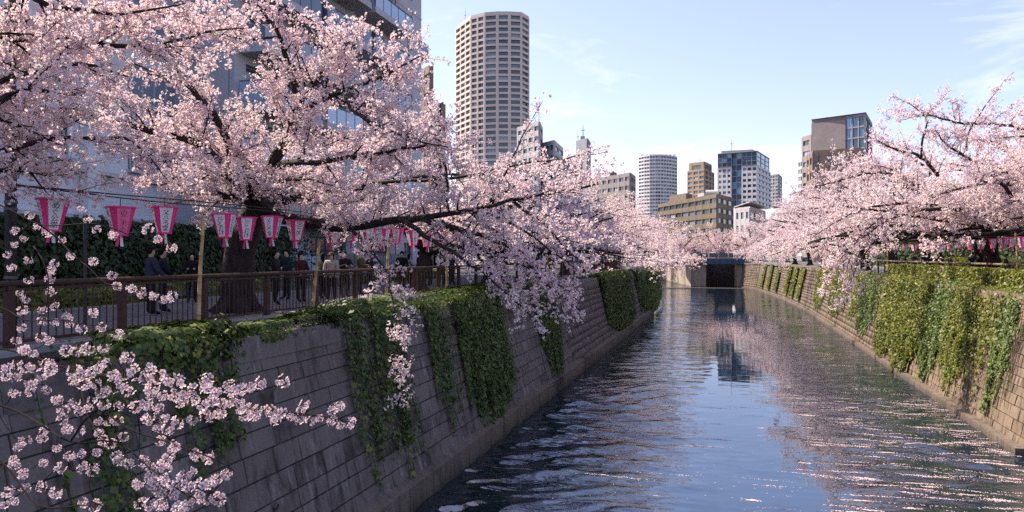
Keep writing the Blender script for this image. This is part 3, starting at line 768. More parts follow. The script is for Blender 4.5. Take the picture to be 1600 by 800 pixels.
def blossom_mesh(name, sites, seed, flowers=5, petals=5, size=1.0, jit=.05, rad=.045, fr=.027, tlo=.0, thi=1.0):
    rg = np.random.default_rng(seed); T = cluster_templates(8, flowers, rg, petals, rad, fr)
    n_ = len(sites); pos = sites + rg.normal(0, jit, (n_, 3)); q = rg.normal(0, 1, (n_, 4)); q /= np.linalg.norm(q, axis=1)[:, None]
    w, x, y, z = q.T
    Rm = np.stack([1 - 2 * (y * y + z * z), 2 * (x * y - z * w), 2 * (x * z + y * w), 2 * (x * y + z * w), 1 - 2 * (x * x + z * z), 2 * (y * z - x * w), 2 * (x * z - y * w), 2 * (y * z + x * w), 1 - 2 * (x * x + y * y)], 1).reshape(n_, 3, 3)
    sc = size * rg.uniform(.75, 1.3, n_); pick = rg.integers(0, len(T), n_); tint = rg.uniform(tlo, thi, n_)
    # neighbouring flowers share a tone
    tint = np.clip(tint * .5 + .5 * (np.sin(pos[:, 0] * 2.3 + pos[:, 2] * 3.1) * np.sin(pos[:, 1] * 1.9 + 1.3) * .5 + .5), 0, 1)
    Vs, Fs, Cs = [], [], []; base = 0
    for k, (V, F, Cc) in enumerate(T):
        ix = np.where(pick == k)[0]
        if not len(ix): continue
        vv = np.einsum('nij,vj->nvi', Rm[ix] * sc[ix][:, None, None], V) + pos[ix][:, None, :]
        cc = np.broadcast_to(Cc, (len(ix),) + Cc.shape).copy(); cc[:, :, 0] = np.clip(cc[:, :, 0] + tint[ix][:, None], 0, 1)
        ff = F[None] + (np.arange(len(ix)) * len(V))[:, None, None] + base
        Vs.append(vv.reshape(-1, 3)); Fs.append(ff.reshape(-1, 3)); Cs.append(cc.reshape(-1, 4)); base += len(ix) * len(V)
    return tri_mesh(name, np.concatenate(Vs), np.concatenate(Fs), np.concatenate(Cs))

def make_tree(base, trunk, limbs, label, group, seed, flowers=5, size=1.0, petals=5, bmat='petal', jit=.05, sprays=(), skw=None, shoots=(), prune=None, **kw):
    """cherry_tree > trunk, limb..., twigs, blossom"""
    root = empty('cherry_tree', base); props(root, label, 'tree', group)
    mb = MB(); tp, tr = resample(trunk[0], trunk[1], .2); rg = np.random.default_rng(seed + 9)
    tp[1:-1] += rg.normal(0, .012, (len(tp) - 2, 3)); tr = tr * (1 + rg.normal(0, .05, len(tr))); mb.tube(tp, tr, 14)
    for k in range(6):               # root flare and burls
        an = k * 1.05 + .3; q = tp[0]; rr = tr[0]
        mb.tube([q + np.array((math.cos(an) * rr * 1.5, math.sin(an) * rr * 1.5, -.05)), q + np.array((math.cos(an) * rr * .8, math.sin(an) * rr * .8, .16)), q + np.array((math.cos(an) * rr * .5, math.sin(an) * rr * .5, .6))], [rr * .3, rr * .42, rr * .3], 7)
    relink(mb.build('trunk', M['bark'], smooth=True), root)
    lt, tt, sites = grow(limbs, seed, **kw)
    if sprays:
        a, b, c = grow(sprays, seed + 1, **(skw or {})); lt += a; tt += b; sites = np.vstack([sites, c])
    if shoots:
        a, b, c = grow(shoots, seed + 2, s2=.42, l2=(.7, .25), s3=.3, l3=(.1, .22), site=.09, start=.25, upb=.3); lt += a; tt += b; sites = np.vstack([sites, c])
    if prune is not None:
        sites = sites[[prune(q) for q in sites]]; tt = [t_ for t_ in tt if prune(t_[0][-1])]
    for Pp, Rr in lt:
        mb = MB(); mb.tube(Pp, Rr, 8); relink(mb.build('limb', M['bark'], smooth=True), root)
    mb = MB()
    for Pp, Rr in tt: mb.tube(Pp, Rr, 5 if Rr[0] > .012 else 3, cap=False)
    o = relink(mb.build('twigs', M['twig']), root); o['kind'] = 'stuff'
    me = blossom_mesh('blossom', sites, seed, flowers, petals, size, jit); me.materials.append(M[bmat])
    o = relink(link('blossom', me), root); o['kind'] = 'stuff'
    print('TREE', label[:30], 'sites', len(sites), 'tris', len(me.polygons))
    return root

def pl(*pts):                        # limb given as (px, py, depth, radius)
    return [P(p[0], p[1], p[2]) for p in pts], [p[3] for p in pts]

# --- the big tree of the left bank
TB = P(372, 488, 20.6); TB[2] = -.05
trunkA = ([TB, P(371, 450, 20.6), P(374, 400, 20.5), P(386, 360, 20.4), P(400, 325, 20.3)], [.50, .43, .40, .38, .34])
FK = (400, 325, 20.3)
limbsA = [
    pl((*FK, .26), (412, 275, 20.1, .23), (449, 218, 19.8, .19), (466, 168, 19.5, .15), (437, 58, 18.8, .07), (398, 5, 18.4, .03)),
    pl((449, 218, 19.8, .15), (467, 178, 19.4, .11), (535, 142, 18.2, .075), (587, 124, 17.6, .05), (655, 88, 17.0, .02)),
    pl((420, 262, 20.1, .15), (455, 255, 19.4, .12), (494, 252, 18.6, .09), (580, 242, 17.6, .06), (680, 225, 16.8, .03)),
    pl((*FK, .24), (372, 292, 19.6, .19), (311, 225, 18.4, .13), (235, 205, 17.6, .11), (180, 188, 17.0, .09), (110, 168, 16.4, .06), (20, 186, 15.8, .03)),
    pl((385, 310, 19.9, .16), (345, 200, 19.2, .12), (310, 150, 18.8, .10), (268, 97, 18.3, .07), (270, 60, 18.1, .05), (262, 15, 17.9, .03)),
    (*pl((*FK, .27), (470, 347, 19.5, .19), (545, 354, 18.7, .14), (627, 343, 18.0, .115), (662, 341, 17.8, .10), (732, 329, 17.3, .075), (800, 313, 17.0, .05), (930, 288, 16.6, .03)), dict(l2=(1.0, .6), upb=.55)),
    pl((*FK, .20), (470, 306, 21.2, .16), (540, 299, 22.0, .13), (592, 285, 22.8, .10), (690, 275, 23.6, .07), (800, 270, 24.2, .03)),
    pl((*FK, .18), (440, 290, 22.0, .14), (520, 255, 24.0, .10), (610, 232, 25.5, .06), (700, 225, 27, .03)),
    pl((400, 320, 20.2, .14), (340, 300, 18.6, .09), (290, 275, 17.4, .06), (250, 290, 16.6, .03)),
    pl((466, 168, 19.5, .09), (520, 90, 19.0, .06), (560, 60, 18.6, .03)),
    pl((535, 142, 18.2, .06), (560, 180, 17.2, .05), (640, 215, 16.6, .03), (720, 235, 16.3, .012)),
    pl((412, 275, 20.1, .12), (350, 245, 21.5, .09), (270, 230, 22.5, .06), (200, 180, 23, .03)),
    pl((437, 58, 18.8, .05), (380, 60, 18.2, .035), (330, 50, 17.8, .02)),
]
shootsA = [
    pl((592, 285, 20.2, .05), (711, 277, 19.4, .04), (800, 259, 18.9, .028), (900, 244, 18.4, .016), (950, 237, 18.2, .006)),
    pl((700, 300, 18.6, .05), (697, 262, 18.4, .035), (686, 215, 18.2, .026), (673, 175, 18.0, .016), (655, 125, 17.9, .006)),
    pl((760, 325, 18.2, .04), (790, 270, 18.0, .028), (815, 215, 17.9, .016), (848, 158, 17.8, .006)),
]
spraysA = [
    pl((690, 345, 17.6, .04), (740, 395, 17.0, .03), (790, 440, 16.4, .02), (840, 470, 16.0, .008)),
    pl((732, 329, 17.3, .04), (790, 375, 16.8, .03), (850, 425, 16.3, .02), (900, 462, 16.0, .008)),
    pl((662, 341, 17.8, .04), (705, 380, 17.2, .03), (770, 400, 16.6, .02), (830, 398, 16.2, .008)),
    pl((800, 313, 17.0, .04), (850, 350, 16.7, .03), (890, 395, 16.4, .02), (925, 420, 16.2, .008)),
    pl((400, 310, 20.0, .08), (425, 292, 18.8, .05), (470, 280, 17.8, .03), (520, 290, 17.2, .012)),
    pl((395, 315, 20.0, .08), (392, 285, 18.6, .05), (385, 270, 17.6, .03), (380, 285, 16.9, .012)),
    pl((390, 310, 20.0, .08), (365, 285, 18.8, .05), (335, 270, 17.8, .03), (310, 285, 17.2, .012)),
    pl((430, 300, 20.0, .06), (450, 305, 18.6, .04), (500, 318, 17.6, .02), (560, 315, 17.0, .01)),
    pl((662, 341, 17.8, .09), (715, 358, 17.2, .06), (800, 388, 16.6, .04), (850, 440, 16.0, .025), (910, 488, 15.6, .010)),
    pl((545, 354, 18.7, .05), (580, 390, 17.2, .03), (605, 430, 16.4, .02), (620, 500, 15.9, .014), (640, 610, 15.5, .005)),
    pl((627, 343, 18.0, .07), (690, 385, 17.0, .045), (745, 420, 16.3, .03), (790, 455, 15.9, .02), (838, 502, 15.6, .008)),
    pl((715, 358, 17.2, .04), (770, 400, 16.7, .03), (830, 420, 16.3, .02), (880, 470, 15.9, .008)),
    pl((732, 329, 17.3, .05), (800, 350, 16.8, .03), (860, 390, 16.4, .02), (905, 425, 16.1, .008)),
]
make_tree(tuple(TB), trunkA, limbsA, 'largest cherry tree, thick leaning trunk behind the railing, boughs over the water', 'cherry trees on the left bank', 3,
          flowers=4, size=.98, jit=.06, rk=.74, s2=.30, l2=(1.9, .75), s3=.19, site=.052, shoots=shootsA, sprays=spraysA, skw=dict(s2=.24, l2=(.75, .3), s3=.2, l3=(.12, .3), site=.055, start=.2))

# --- the tree whose trunk stands out of the frame on the left
TB2 = np.array((-11.9, 5.6, -.05))
trunkB = ([TB2, TB2 + (.1, .1, 1.0), TB2 + (.3, .4, 2.2), TB2 + (.6, .9, 3.0)], [.42, .36, .32, .27])
F2 = TB2 + (.6, .9, 3.0)
def plB(*pts):
    a, r = pl(*pts); return [F2] + a, [.2] + r
limbsB = [
    plB((-60, 70, 12.0, .12), (0, 58, 13.0, .10), (75, 64, 13.4, .085), (124, 71, 13.7, .07), (225, 71, 14.1, .05), (270, 66, 14.3, .04), (319, 49, 14.6, .03), (385, 44, 15.0, .012)),
    plB((-50, 240, 11.6, .07), (30, 229, 12.2, .05), (112, 216, 12.8, .042), (180, 212, 13.2, .036), (210, 225, 13.4, .03), (240, 251, 13.6, .022), (264, 284, 13.8, .008)),
    plB((-60, 150, 11.5, .1), (40, 110, 12.4, .06), (120, 100, 13.0, .04), (200, 120, 13.8, .02)),
    plB((-40, -20, 11.8, .1), (80, 10, 12.8, .06), (180, 20, 13.6, .04), (290, 5, 14.2, .015)),
    plB((-80, 190, 10.6, .09), (10, 150, 11.0, .06), (60, 140, 11.5, .04), (130, 150, 12.2, .02)),
    plB((-40, 60, 13.8, .1), (60, 30, 15.2, .06), (150, 45, 16, .04), (240, 30, 16.6, .02)),
    plB((-60, -90, 11.8, .1), (120, -60, 12.8, .06), (280, -40, 14.0, .03)),
    plB((-60, 200, 12.5, .08), (40, 185, 14.0, .05), (110, 190, 14.8, .03), (170, 165, 15.2, .015)),
    plB((-30, 268, 11.4, .05), (30, 262, 11.7, .03), (62, 290, 11.9, .016), (78, 306, 12.0, .006)),
    plB((-100, -120, 9.8, .1), (0, -60, 9.8, .06), (100, -20, 10.2, .03)),
]
btree = make_tree(tuple(TB2), trunkB, limbsB, 'cherry tree entering from the left edge, its trunk out of the frame', 'cherry trees on the left bank', 8,
                  flowers=5, size=.95, jit=.06, rk=.8, s2=.30, l2=(1.5, .7), s3=.2, site=.054, start=.3)

# its low bough close to the camera: every cluster of blossom a piece of its own
NEAR = [(45,338),(12,397),(21,420),(45,409),(84,413),(80,425),(45,437),(77,437),(31,457),(80,457),(37,469),(86,476),(38,485),(66,486),(66,502),(86,502),(105,493),(107,509),(128,513),(143,490),(37,511),(24,531),(63,525),(75,535),(135,544),(184,521),(157,514),(38,548),(52,553),(105,549),(120,548),(161,546),(175,430),(184,448),(205,450),(220,460),(236,464),(254,469),(271,464),(143,409),(110,397),(98,376),(73,367),(56,352),(38,371),(136,345),(124,329),(152,360),(175,369),(231,359),(245,376),(269,385),(23,385),(21,359)]
n5 = [(30,200),(70,190),(110,200),(150,190),(200,180),(30,235),(80,240),(120,260),(170,240),(215,210),(60,300),(110,300),(190,290),(240,330),(435,180),(530,165),(300,210),(340,220),(380,220),(310,250),(350,265),(400,265),(420,205),(470,230),(510,220),(560,225),(600,245),(620,205),(480,280),(530,285),(430,300),(390,330),(300,345),(270,375),(330,380),(370,370),(440,350),(500,360),(560,360),(600,345),(640,280),(640,310),(660,360),(690,320),(740,260),(710,250),(660,230),(720,310),(770,310),(760,340),(800,330),(820,285),(860,250),(870,285),(850,350),(890,340),(920,300),(950,280),(930,350),(960,330),(1000,290),(1040,285),(1000,370),(1040,370),(1060,400),(920,390),(870,400),(800,410),(740,430),(690,400),(660,445),(620,410),(700,450),(260,410),(330,465),(280,450),(410,415),(450,425),(490,420),(410,470),(430,500),(460,510),(520,480),(185,455),(175,490),(105,500),(80,525),(240,535),(280,565),(185,590),(255,620),(55,580),(65,610),(90,650),(165,690),(105,700),(235,730),(30,720),(20,770),(60,760),(340,760),(395,775),(350,620),(390,630),(340,560),(400,555),(480,560),(500,580),(540,600),(600,590),(630,610),(680,600),(700,570),(690,620),(730,510),(720,530),(670,500),(815,565),(870,575),(570,685),(630,660),(640,680),(680,665),(670,710),(710,690),(740,700),(760,650),(790,640),(780,690),(720,730),(580,760),(630,770),(680,770),(740,780),(780,770),(830,745),(870,755),(905,745),(850,690),(870,680),(905,670),(950,640)]
NEAR += [(x / 2.667, 500 + y / 2.667) for x, y in n5]
NEAR += [(410,600),(440,595),(400,640),(420,640),(440,645),(455,650),(470,640),(485,655),(500,650),(515,660),(530,662),(548,660),(430,655),(465,660),(530,632),(475,630),(520,640),(385,650),(375,630)]
rg = np.random.default_rng(21)
def near_cluster(k):
    V, F, Cc = [], [], []; nf = 7
    for j in range(nf):
        ph = (j + .5) / nf; el = math.acos(1 - 1.75 * ph); az = j * 2.4 + rg.uniform(-.3, .3)
        d = np.array((math.sin(el) * math.cos(az), math.sin(el) * math.sin(az), -math.cos(el) * .8)); d = nrm(d); c = d * .030 * rg.uniform(.9, 1.25)
        d = nrm(d + rg.normal(0, .2, 3)); a = nrm(np.cross(d, rg.normal(0, 1, 3))); b = np.cross(d, a); fr = .0195; tint = rg.uniform(.2, .8)
        base = len(V); V.append(c - d * .004); Cc.append((tint, 1, 0, 1)); 
        for p in range(5):
            an = p * 2 * math.pi / 5
            for da, r_, h in ((-.50, .78, .05), (-.22, 1.05, .22), (0, .93, .18), (.22, 1.05, .22), (.50, .78, .05)):
                V.append(c + fr * r_ * (math.cos(an + da) * a + math.sin(an + da) * b) + d * fr * (h + rg.uniform(-.08, .08))); Cc.append((tint, 0 if r_ > .5 else .3, 0, 1))
            i0 = base + 1 + p * 5
            F += [(base, i0, i0 + 1), (base, i0 + 1, i0 + 2), (base, i0 + 2, i0 + 3), (base, i0 + 3, i0 + 4)]
        for p in range(3):           # stamens
            e = nrm(d + rg.normal(0, .25, 3)); s = nrm(np.cross(e, rg.normal(0, 1, 3))) * .0014; bb = len(V)
            V += [c - s, c + s, c + e * .014]; Cc += [(0, 1, .4, 1)] * 3; F.append((bb, bb + 1, bb + 2))
        s = nrm(np.cross(c, rg.normal(0, 1, 3))) * .0016; bb = len(V)   # stalk
        V += [c - s, c + s, np.array((0, 0, .035))]; Cc += [(0, 0, 1, 1)] * 3; F.append((bb, bb + 1, bb + 2))
    me = tri_mesh('blossom_cluster', np.array(V), np.array(F), np.array(Cc)); me.materials.append(M['petal_near']); return me
nearme = [near_cluster(k) for k in range(6)]
def near_depth(x, y):
    return 4.9 + .5 * math.sin(x * .012 + 1) + .35 * math.sin(y * .02) + (1.3 if y < 560 and x < 300 else 0) * min(1, (560 - y) / 60 if y < 560 else 0)
bough = empty('bough', (0, 0, 0)); bough.parent = btree; bough.matrix_parent_inverse = Matrix.Translation(Vector(TB2)).inverted()
nodes = []
for x, y in NEAR:
    x += rg.normal(0, 1.5); y += rg.normal(0, 1.5)
    nodes.append(P(x, y, near_depth(x, y) + rg.normal(0, .10)))
for nme, p in zip(NEAR, nodes):
    o = bpy.data.objects.new('blossom_cluster', nearme[rg.integers(0, 6)]); COL.objects.link(o); o.location = p
    o.rotation_euler = (rg.uniform(-.7, .7), rg.uniform(-.7, .7), rg.uniform(0, 6.28)); o.scale = (rg.uniform(.78, 1.12),) * 3; o.parent = bough
# twigs: main stems come in from the tree on the left, every cluster is joined to the nearest stem point
mb = MB(); anchors = []
stems = [[(-120, 560, 5.6), (0, 545, 5.6), (120, 580, 5.4), (240, 600, 5.3), (330, 625, 5.2), (420, 640, 5.1), (500, 650, 5.0), (550, 660, 4.95)],
         [(-120, 600, 5.3), (20, 640, 5.2), (110, 690, 4.9), (180, 690, 4.9), (245, 740, 4.7), (310, 780, 4.5), (350, 750, 4.5)],
         [(-120, 640, 5.0), (0, 720, 4.8), (60, 790, 4.6), (140, 790, 4.5), (150, 830, 4.4)],
         [(60, 350, 6.6), (90, 372, 6.6), (112, 397, 6.5), (135, 415, 6.4), (165, 442, 6.3), (200, 450, 6.2), (270, 466, 6.1)],
         [(-60, 290, 6.9), (20, 330, 6.7), (70, 352, 6.6), (150, 350, 6.5), (215, 372, 6.5), (270, 386, 6.4)],
         [(-80, 470, 6.3), (0, 480, 6.3), (40, 500, 6.2), (100, 500, 6.1), (150, 515, 6.0), (190, 525, 5.9)],
         [(52, 385, 6.6), (66, 405, 6.5), (76, 440, 6.4), (70, 490, 6.3), (60, 525, 6.2)],
         [(110, 690, 4.9), (150, 640, 5.0), (200, 670, 4.9), (260, 690, 4.8), (330, 715, 4.7), (365, 735, 4.7)],
         [(120, 580, 5.4), (140, 655, 5.1), (165, 690, 4.95)]]
for st in stems:
    pp, rr = resample([P(*s) for s in st], np.linspace(.008, .003, len(st)), .08); mb.tube(pp, rr, 5); anchors.append(pp)
anchors = np.concatenate(anchors); order = np.argsort([np.min(np.linalg.norm(anchors - p, axis=1)) for p in nodes])
for i in order:
    p = nodes[i] + np.array((0, 0, .03)); j = np.argmin(np.linalg.norm(anchors - p, axis=1)); a = anchors[j]
    mid = (a + p) / 2 + np.array((0, 0, -.02)) + rg.normal(0, .012, 3); mb.tube([a, mid, p], [.0032, .0028, .0022], 4)
    anchors = np.vstack([anchors, [mid, p]])
mb.tube(resample([F2 + (0, -.3, -.7), P(-420, 520, 6.4), P(-120, 585, 5.4)], [.09, .06, .014], .15)[0], np.linspace(.08, .014, len(resample([F2 + (0, -.3, -.7), P(-420, 520, 6.4), P(-120, 585, 5.4)], [1, 1, 1], .15)[0])), 7)
for tgt in [(-120, 560, 5.6), (-120, 600, 5.3), (-120, 640, 5.0), (-80, 470, 6.3), (-60, 290, 6.9)]:
    mb.tube([P(-420, 520, 6.4), (P(-420, 520, 6.4) + P(*tgt)) / 2 + np.array((0, 0, -.05)), P(*tgt)], [.03, .02, .012], 5)
o = mb.build('bough_wood', M['twig'], bough)

# --- big tree of the right bank
TBR = P(1552, 440, 43.0); TBR[2] = -.05
trunkR = ([TBR, TBR + (-.1, -.1, 1.0), TBR + (-.2, -.3, 2.0), TBR + (-.5, -.6, 3.2)], [.46, .38, .34, .3])
FR = TBR + (-.5, -.6, 3.2)
def plR(*pts):
    a, r = pl(*pts); return [FR] + a, [.2] + r
limbsR = [
    plR((1490, 317, 40, .15), (1474, 287, 39.5, .13), (1440, 246, 39, .10), (1402, 235, 38.5, .07), (1354, 212, 38, .03)),
    plR((1610, 240, 40, .14), (1600, 205, 39, .11), (1560, 194, 38.4, .09), (1500, 192, 37.8, .07), (1447, 180, 37.4, .04), (1400, 190, 37, .012)),
    plR((1575, 291, 40, .14), (1534, 261, 39, .11), (1500, 239, 38.2, .08), (1477, 224, 37.6, .06), (1462, 203, 37.2, .02)),
    plR((1519, 330, 38, .13), (1444, 328, 36.5, .1), (1387, 345, 36, .06), (1330, 385, 35.4, .03), (1290, 420, 35, .012)),
    plR((1450, 340, 41, .13), (1380, 330, 42, .09), (1310, 322, 43, .06), (1240, 330, 44, .02)),
    plR((1450, 300, 44, .13), (1380, 270, 46, .09), (1300, 285, 48, .06), (1230, 305, 50, .02)),
    plR((1480, 325, 38, .12), (1400, 318, 36.5, .08), (1330, 335, 36, .05), (1270, 370, 35.5, .02)),
    plR((1580, 320, 39, .13), (1560, 285, 37, .1), (1500, 295, 35.5, .06), (1450, 310, 35, .02)),
    plR((1640, 270, 41, .13), (1680, 220, 40, .09), (1640, 185, 39, .05), (1590, 180, 38, .02)),
    plR((1640, 320, 39, .13), (1650, 295, 36, .09), (1600, 310, 34.6, .05), (1560, 325, 34, .02)),
    plR((1600, 260, 45, .13), (1560, 225, 47, .09), (1500, 215, 48, .05), (1440, 215, 49, .02)),
    plR((1620, 290, 39, .13), (1660, 270, 36, .1), (1600, 260, 34.5, .06), (1540, 280, 33.5, .02)),
]
shootsR = [
    pl((1440, 246, 39, .07), (1441, 218, 38.6, .055), (1446, 182, 38.2, .04), (1397, 148, 37.6, .012)),
    pl((1446, 182, 38.2, .03), (1485, 141, 37.8, .008)),
    pl((1511, 235, 38.6, .06), (1513, 209, 38.2, .05), (1530, 179, 37.8, .035), (1552, 149, 37.4, .02), (1578, 118, 37, .006)),
]
make_tree(tuple(TBR), trunkR, limbsR, 'sunlit cherry tree nearest on the right bank, bare shoots against the sky', 'cherry trees on the right bank', 17,
          prune=lambda q: not (q[0] > .196 * q[1] and q[2] < 2.8), shoots=shootsR, flowers=4, size=1.3, rk=.8, s2=.36, l2=(1.7, .8), s3=.25, site=.085, jit=.08, upb=.5, sprays=[pl((1387, 358, 36, .05), (1360, 385, 35.5, .04), (1335, 425, 35, .025), (1318, 478, 34.6, .008)), pl((1330, 385, 35.4, .03), (1300, 420, 35, .02), (1280, 460, 34.8, .008)), pl((1400, 318, 36.5, .05), (1330, 390, 35.5, .03), (1345, 450, 35, .008))], skw=dict(s2=.3, l2=(1.0, .4), s3=.25, l3=(.2, .4), site=.10))

# --- patterns for the other trees: the trunk at the origin, the water towards +x
def pattern_limbs(seed, reach=9.0, height=4.6, droop=4.2):
    rg = random.Random(seed); lim = []; fork = np.array((.35, 0, 2.2))
    spec = [(-12, 1.0, .35, .60), (14, .98, .25, .62), (-38, .92, .45, .5), (40, .92, .4, .55), (4, .86, .78, .25), (-24, .80, .95, .15), (30, .78, .9, .15), (-75, .62, .55, .3), (78, .62, .6, .3), (-120, .5, .7, .1), (120, .5, .75, .1), (180, .5, .8, .1), (0, .55, 1.1, 0), (-55, .95, .2, .5), (60, .9, .2, .55), (-5, 1.08, .1, .45)]
    for az, rl, hh, dr in spec:
        az = R(az + rg.uniform(-9, 9)); Ln = reach * rl * rg.uniform(.9, 1.1); H = height * hh * rg.uniform(.85, 1.1); D = droop * dr
        pts, rad = [], []
        for k in range(7):
            t = k / 6; h = Ln * (t ** .92); z = fork[2] + H * (1 - (1 - t) ** 1.8) - D * t ** 2.6
            w = .22 * math.sin(t * 7 + az * 3) * t
            pts.append(fork + np.array((math.cos(az) * h - math.sin(az) * w, math.sin(az) * h + math.cos(az) * w, z - fork[2])) + np.array([rg.uniform(-.12, .12) for _ in range(3)]) * (k > 0)); rad.append(.17 * (1 - t) ** .9 + .012)
        lim.append((pts, rad))
    return ([np.array((0, 0, -.05)), np.array((.05, .03, .8)), np.array((.2, -.02, 1.4)), fork], [.40, .33, .30, .27]), lim
PROT = []
def protos():
    for s, kw in ((31, dict(flowers=4, size=1.4, rk=.8, s2=.46, l2=(2.1, .9), s3=.27, site=.095, jit=.09)), (47, dict(flowers=4, size=1.4, rk=.8, s2=.46, l2=(2.1, .9), s3=.27, site=.095, jit=.09)),
                  (63, dict(flowers=3, size=2.1, petals=4, s2=.62, l2=(2.2, 1.0), s3=.36, site=.14, jit=.10))):
        tr, lim = pattern_limbs(s, droop={31: 2.3, 47: 3.2, 63: 3.8}[s]); PROT.append(make_tree((0, 0, 0), tr, lim, 'x', 'x', s, prune=(lambda q: not (q[0] < 9.2 and q[2] < 2.6)) if s == 31 else (lambda q: not (q[0] < 6.2 and q[2] < 2.5)), **kw))
protos()
used = set()
def plant(k, x, y, rz, sc, label, group, szz=1.0):
    src = PROT[k]
    if k not in used: r = src; used.add(k)
    else:
        r = src.copy(); COL.objects.link(r)
        for ch in src.children:
            c = ch.copy(); COL.objects.link(c); c.parent = r
    r.location = (x, y, -.05); r.rotation_euler = (0, 0, rz); r.scale = (sc, sc, sc * szz); props(r, label, 'tree', group); return r
GL, GR = 'cherry trees on the left bank', 'cherry trees on the right bank'
for k, x, y, rz, sc, lb in [
    (0, -12.6, 30.5, .10, .95, 'cherry tree just behind the largest left tree, filling the gap under its boughs'),
    (1, -12.4, 40.0, -.15, .98, 'third cherry tree in view along the left railing, shaded pink'),
    (0, -12.5, 50.0, .2, .95, 'cherry tree half way along the left bank, branches spreading low over the railing'),
    (1, -12.3, 60.0, .0, 1.0, 'cherry tree above the far pink lanterns of the left bank'),
    (2, -12.5, 70.0, -.2, 1.0, 'cherry tree near the last ivy curtain of the left wall'),
    (0, -13.6, 80.0, .1, 1.0, 'cherry tree at the end of the left wall, leaning over the water'),
    (2, -14.6, 92.0, .3, 1.05, 'cherry tree on the corner where the left bank turns away')]:
    plant(k, x, y, rz, sc, lb, GL, .82)
for k, x, y, rz, sc, lb in [
    (0, 20.5, 40.0, math.pi + .1, 1.05, 'tall cherry tree behind the right edge, above the people at the rail'),
    (0, 18.6, 47.0, math.pi - .1, 1.0, 'cherry tree behind the nearest sunlit one on the right bank'),
    (0, 15.6, 54.0, math.pi - .1, 1.12, 'second cherry tree along the right bank, behind the sunlit nearest one'),
    (1, 15.2, 66.0, math.pi + .2, 1.1, 'third cherry tree along the right bank, dipping towards the ivy'),
    (2, 15.0, 78.0, math.pi - .2, 1.1, 'fourth cherry tree along the right bank'),
    (0, 14.6, 90.0, math.pi, 1.1, 'fifth cherry tree along the right bank, below the brown office block'),
    (2, 14.0, 104.0, math.pi + .1, 1.1, 'sixth cherry tree along the right bank where the wall begins to curve'),
    (1, 14.0, 120.0, math.pi - .1, 1.1, 'seventh cherry tree along the right bank, close before the bridge'),
    (2, 13.8, 138.0, math.pi + .1, 1.1, 'eighth cherry tree along the right bank, closest to the bridge'),
    (0, 13.0, 157.0, math.pi + .2, 1.05, 'cherry tree right beside the far bridge')]:
    plant(k, x, y, rz, sc, lb, GR, 1.14)
for k, x, y, rz, sc, lb in [
    (2, -10.5, 189.0, -1.4, 1.15, 'pale far cherry tree left behind the bridge'),
    (1, -2.0, 192.0, -1.6, 1.2, 'pale far cherry tree straight behind the bridge lanterns'),
    (2, 6.0, 188.0, -1.8, 1.2, 'pale far cherry tree right behind the bridge'),
    (0, -19.0, 205.0, -1.2, 1.25, 'pale far cherry tree above the concrete wall'),
    (2, -27.0, 225.0, -1.0, 1.3, 'farthest pale cherry tree beyond the concrete wall'),
    (1, 14.5, 196.0, -2.0, 1.2, 'far cherry tree right of the bridge behind the curve')]:
    plant(k, x, y, rz, sc, lb, 'far cherry trees beyond the bridge')

# ------------------------------------------------------------------ ivy, hedges
def leaves_mesh(name, pos, nor, size, seed, tint, droop=.6):
    rg = np.random.default_rng(seed); n_ = len(pos)
    n = nor + rg.normal(0, .45, (n_, 3)); n /= np.linalg.norm(n, axis=1)[:, None]
    dn = np.tile(np.array((0, 0, -1.)), (n_, 1)) * droop + rg.normal(0, .5, (n_, 3)); dn -= n * (dn * n).sum(1)[:, None]; dn /= np.linalg.norm(dn, axis=1)[:, None]
    sd = np.cross(n, dn); s = (size * np.clip(rg.lognormal(-.05, .38, n_), .35, 2.0))[:, None]
    v = np.stack([pos - dn * s * .5, pos + sd * s * .48 - dn * s * .05 + n * s * .08, pos + dn * s * .62, pos - sd * s * .48 - dn * s * .05 + n * s * .08], 1).reshape(-1, 3)
    f = np.arange(n_ * 4).reshape(-1, 4); c = np.zeros((n_, 4, 4)); c[..., 0] = tint[:, None]; c[..., 3] = 1
    return tri_mesh(name, v, f, c.reshape(-1, 4))

def wall_frame(side, y):
    if side == 'L': return np.array((LT + .16, y, -.12)), np.array((LB - .15, y, WATER + .15)), np.array((.97, 0, .26))
    return np.array((RT + .22, y, .0)), np.array((RB + .0, y, WATER + .25)), np.array((-.97, 0, .22))

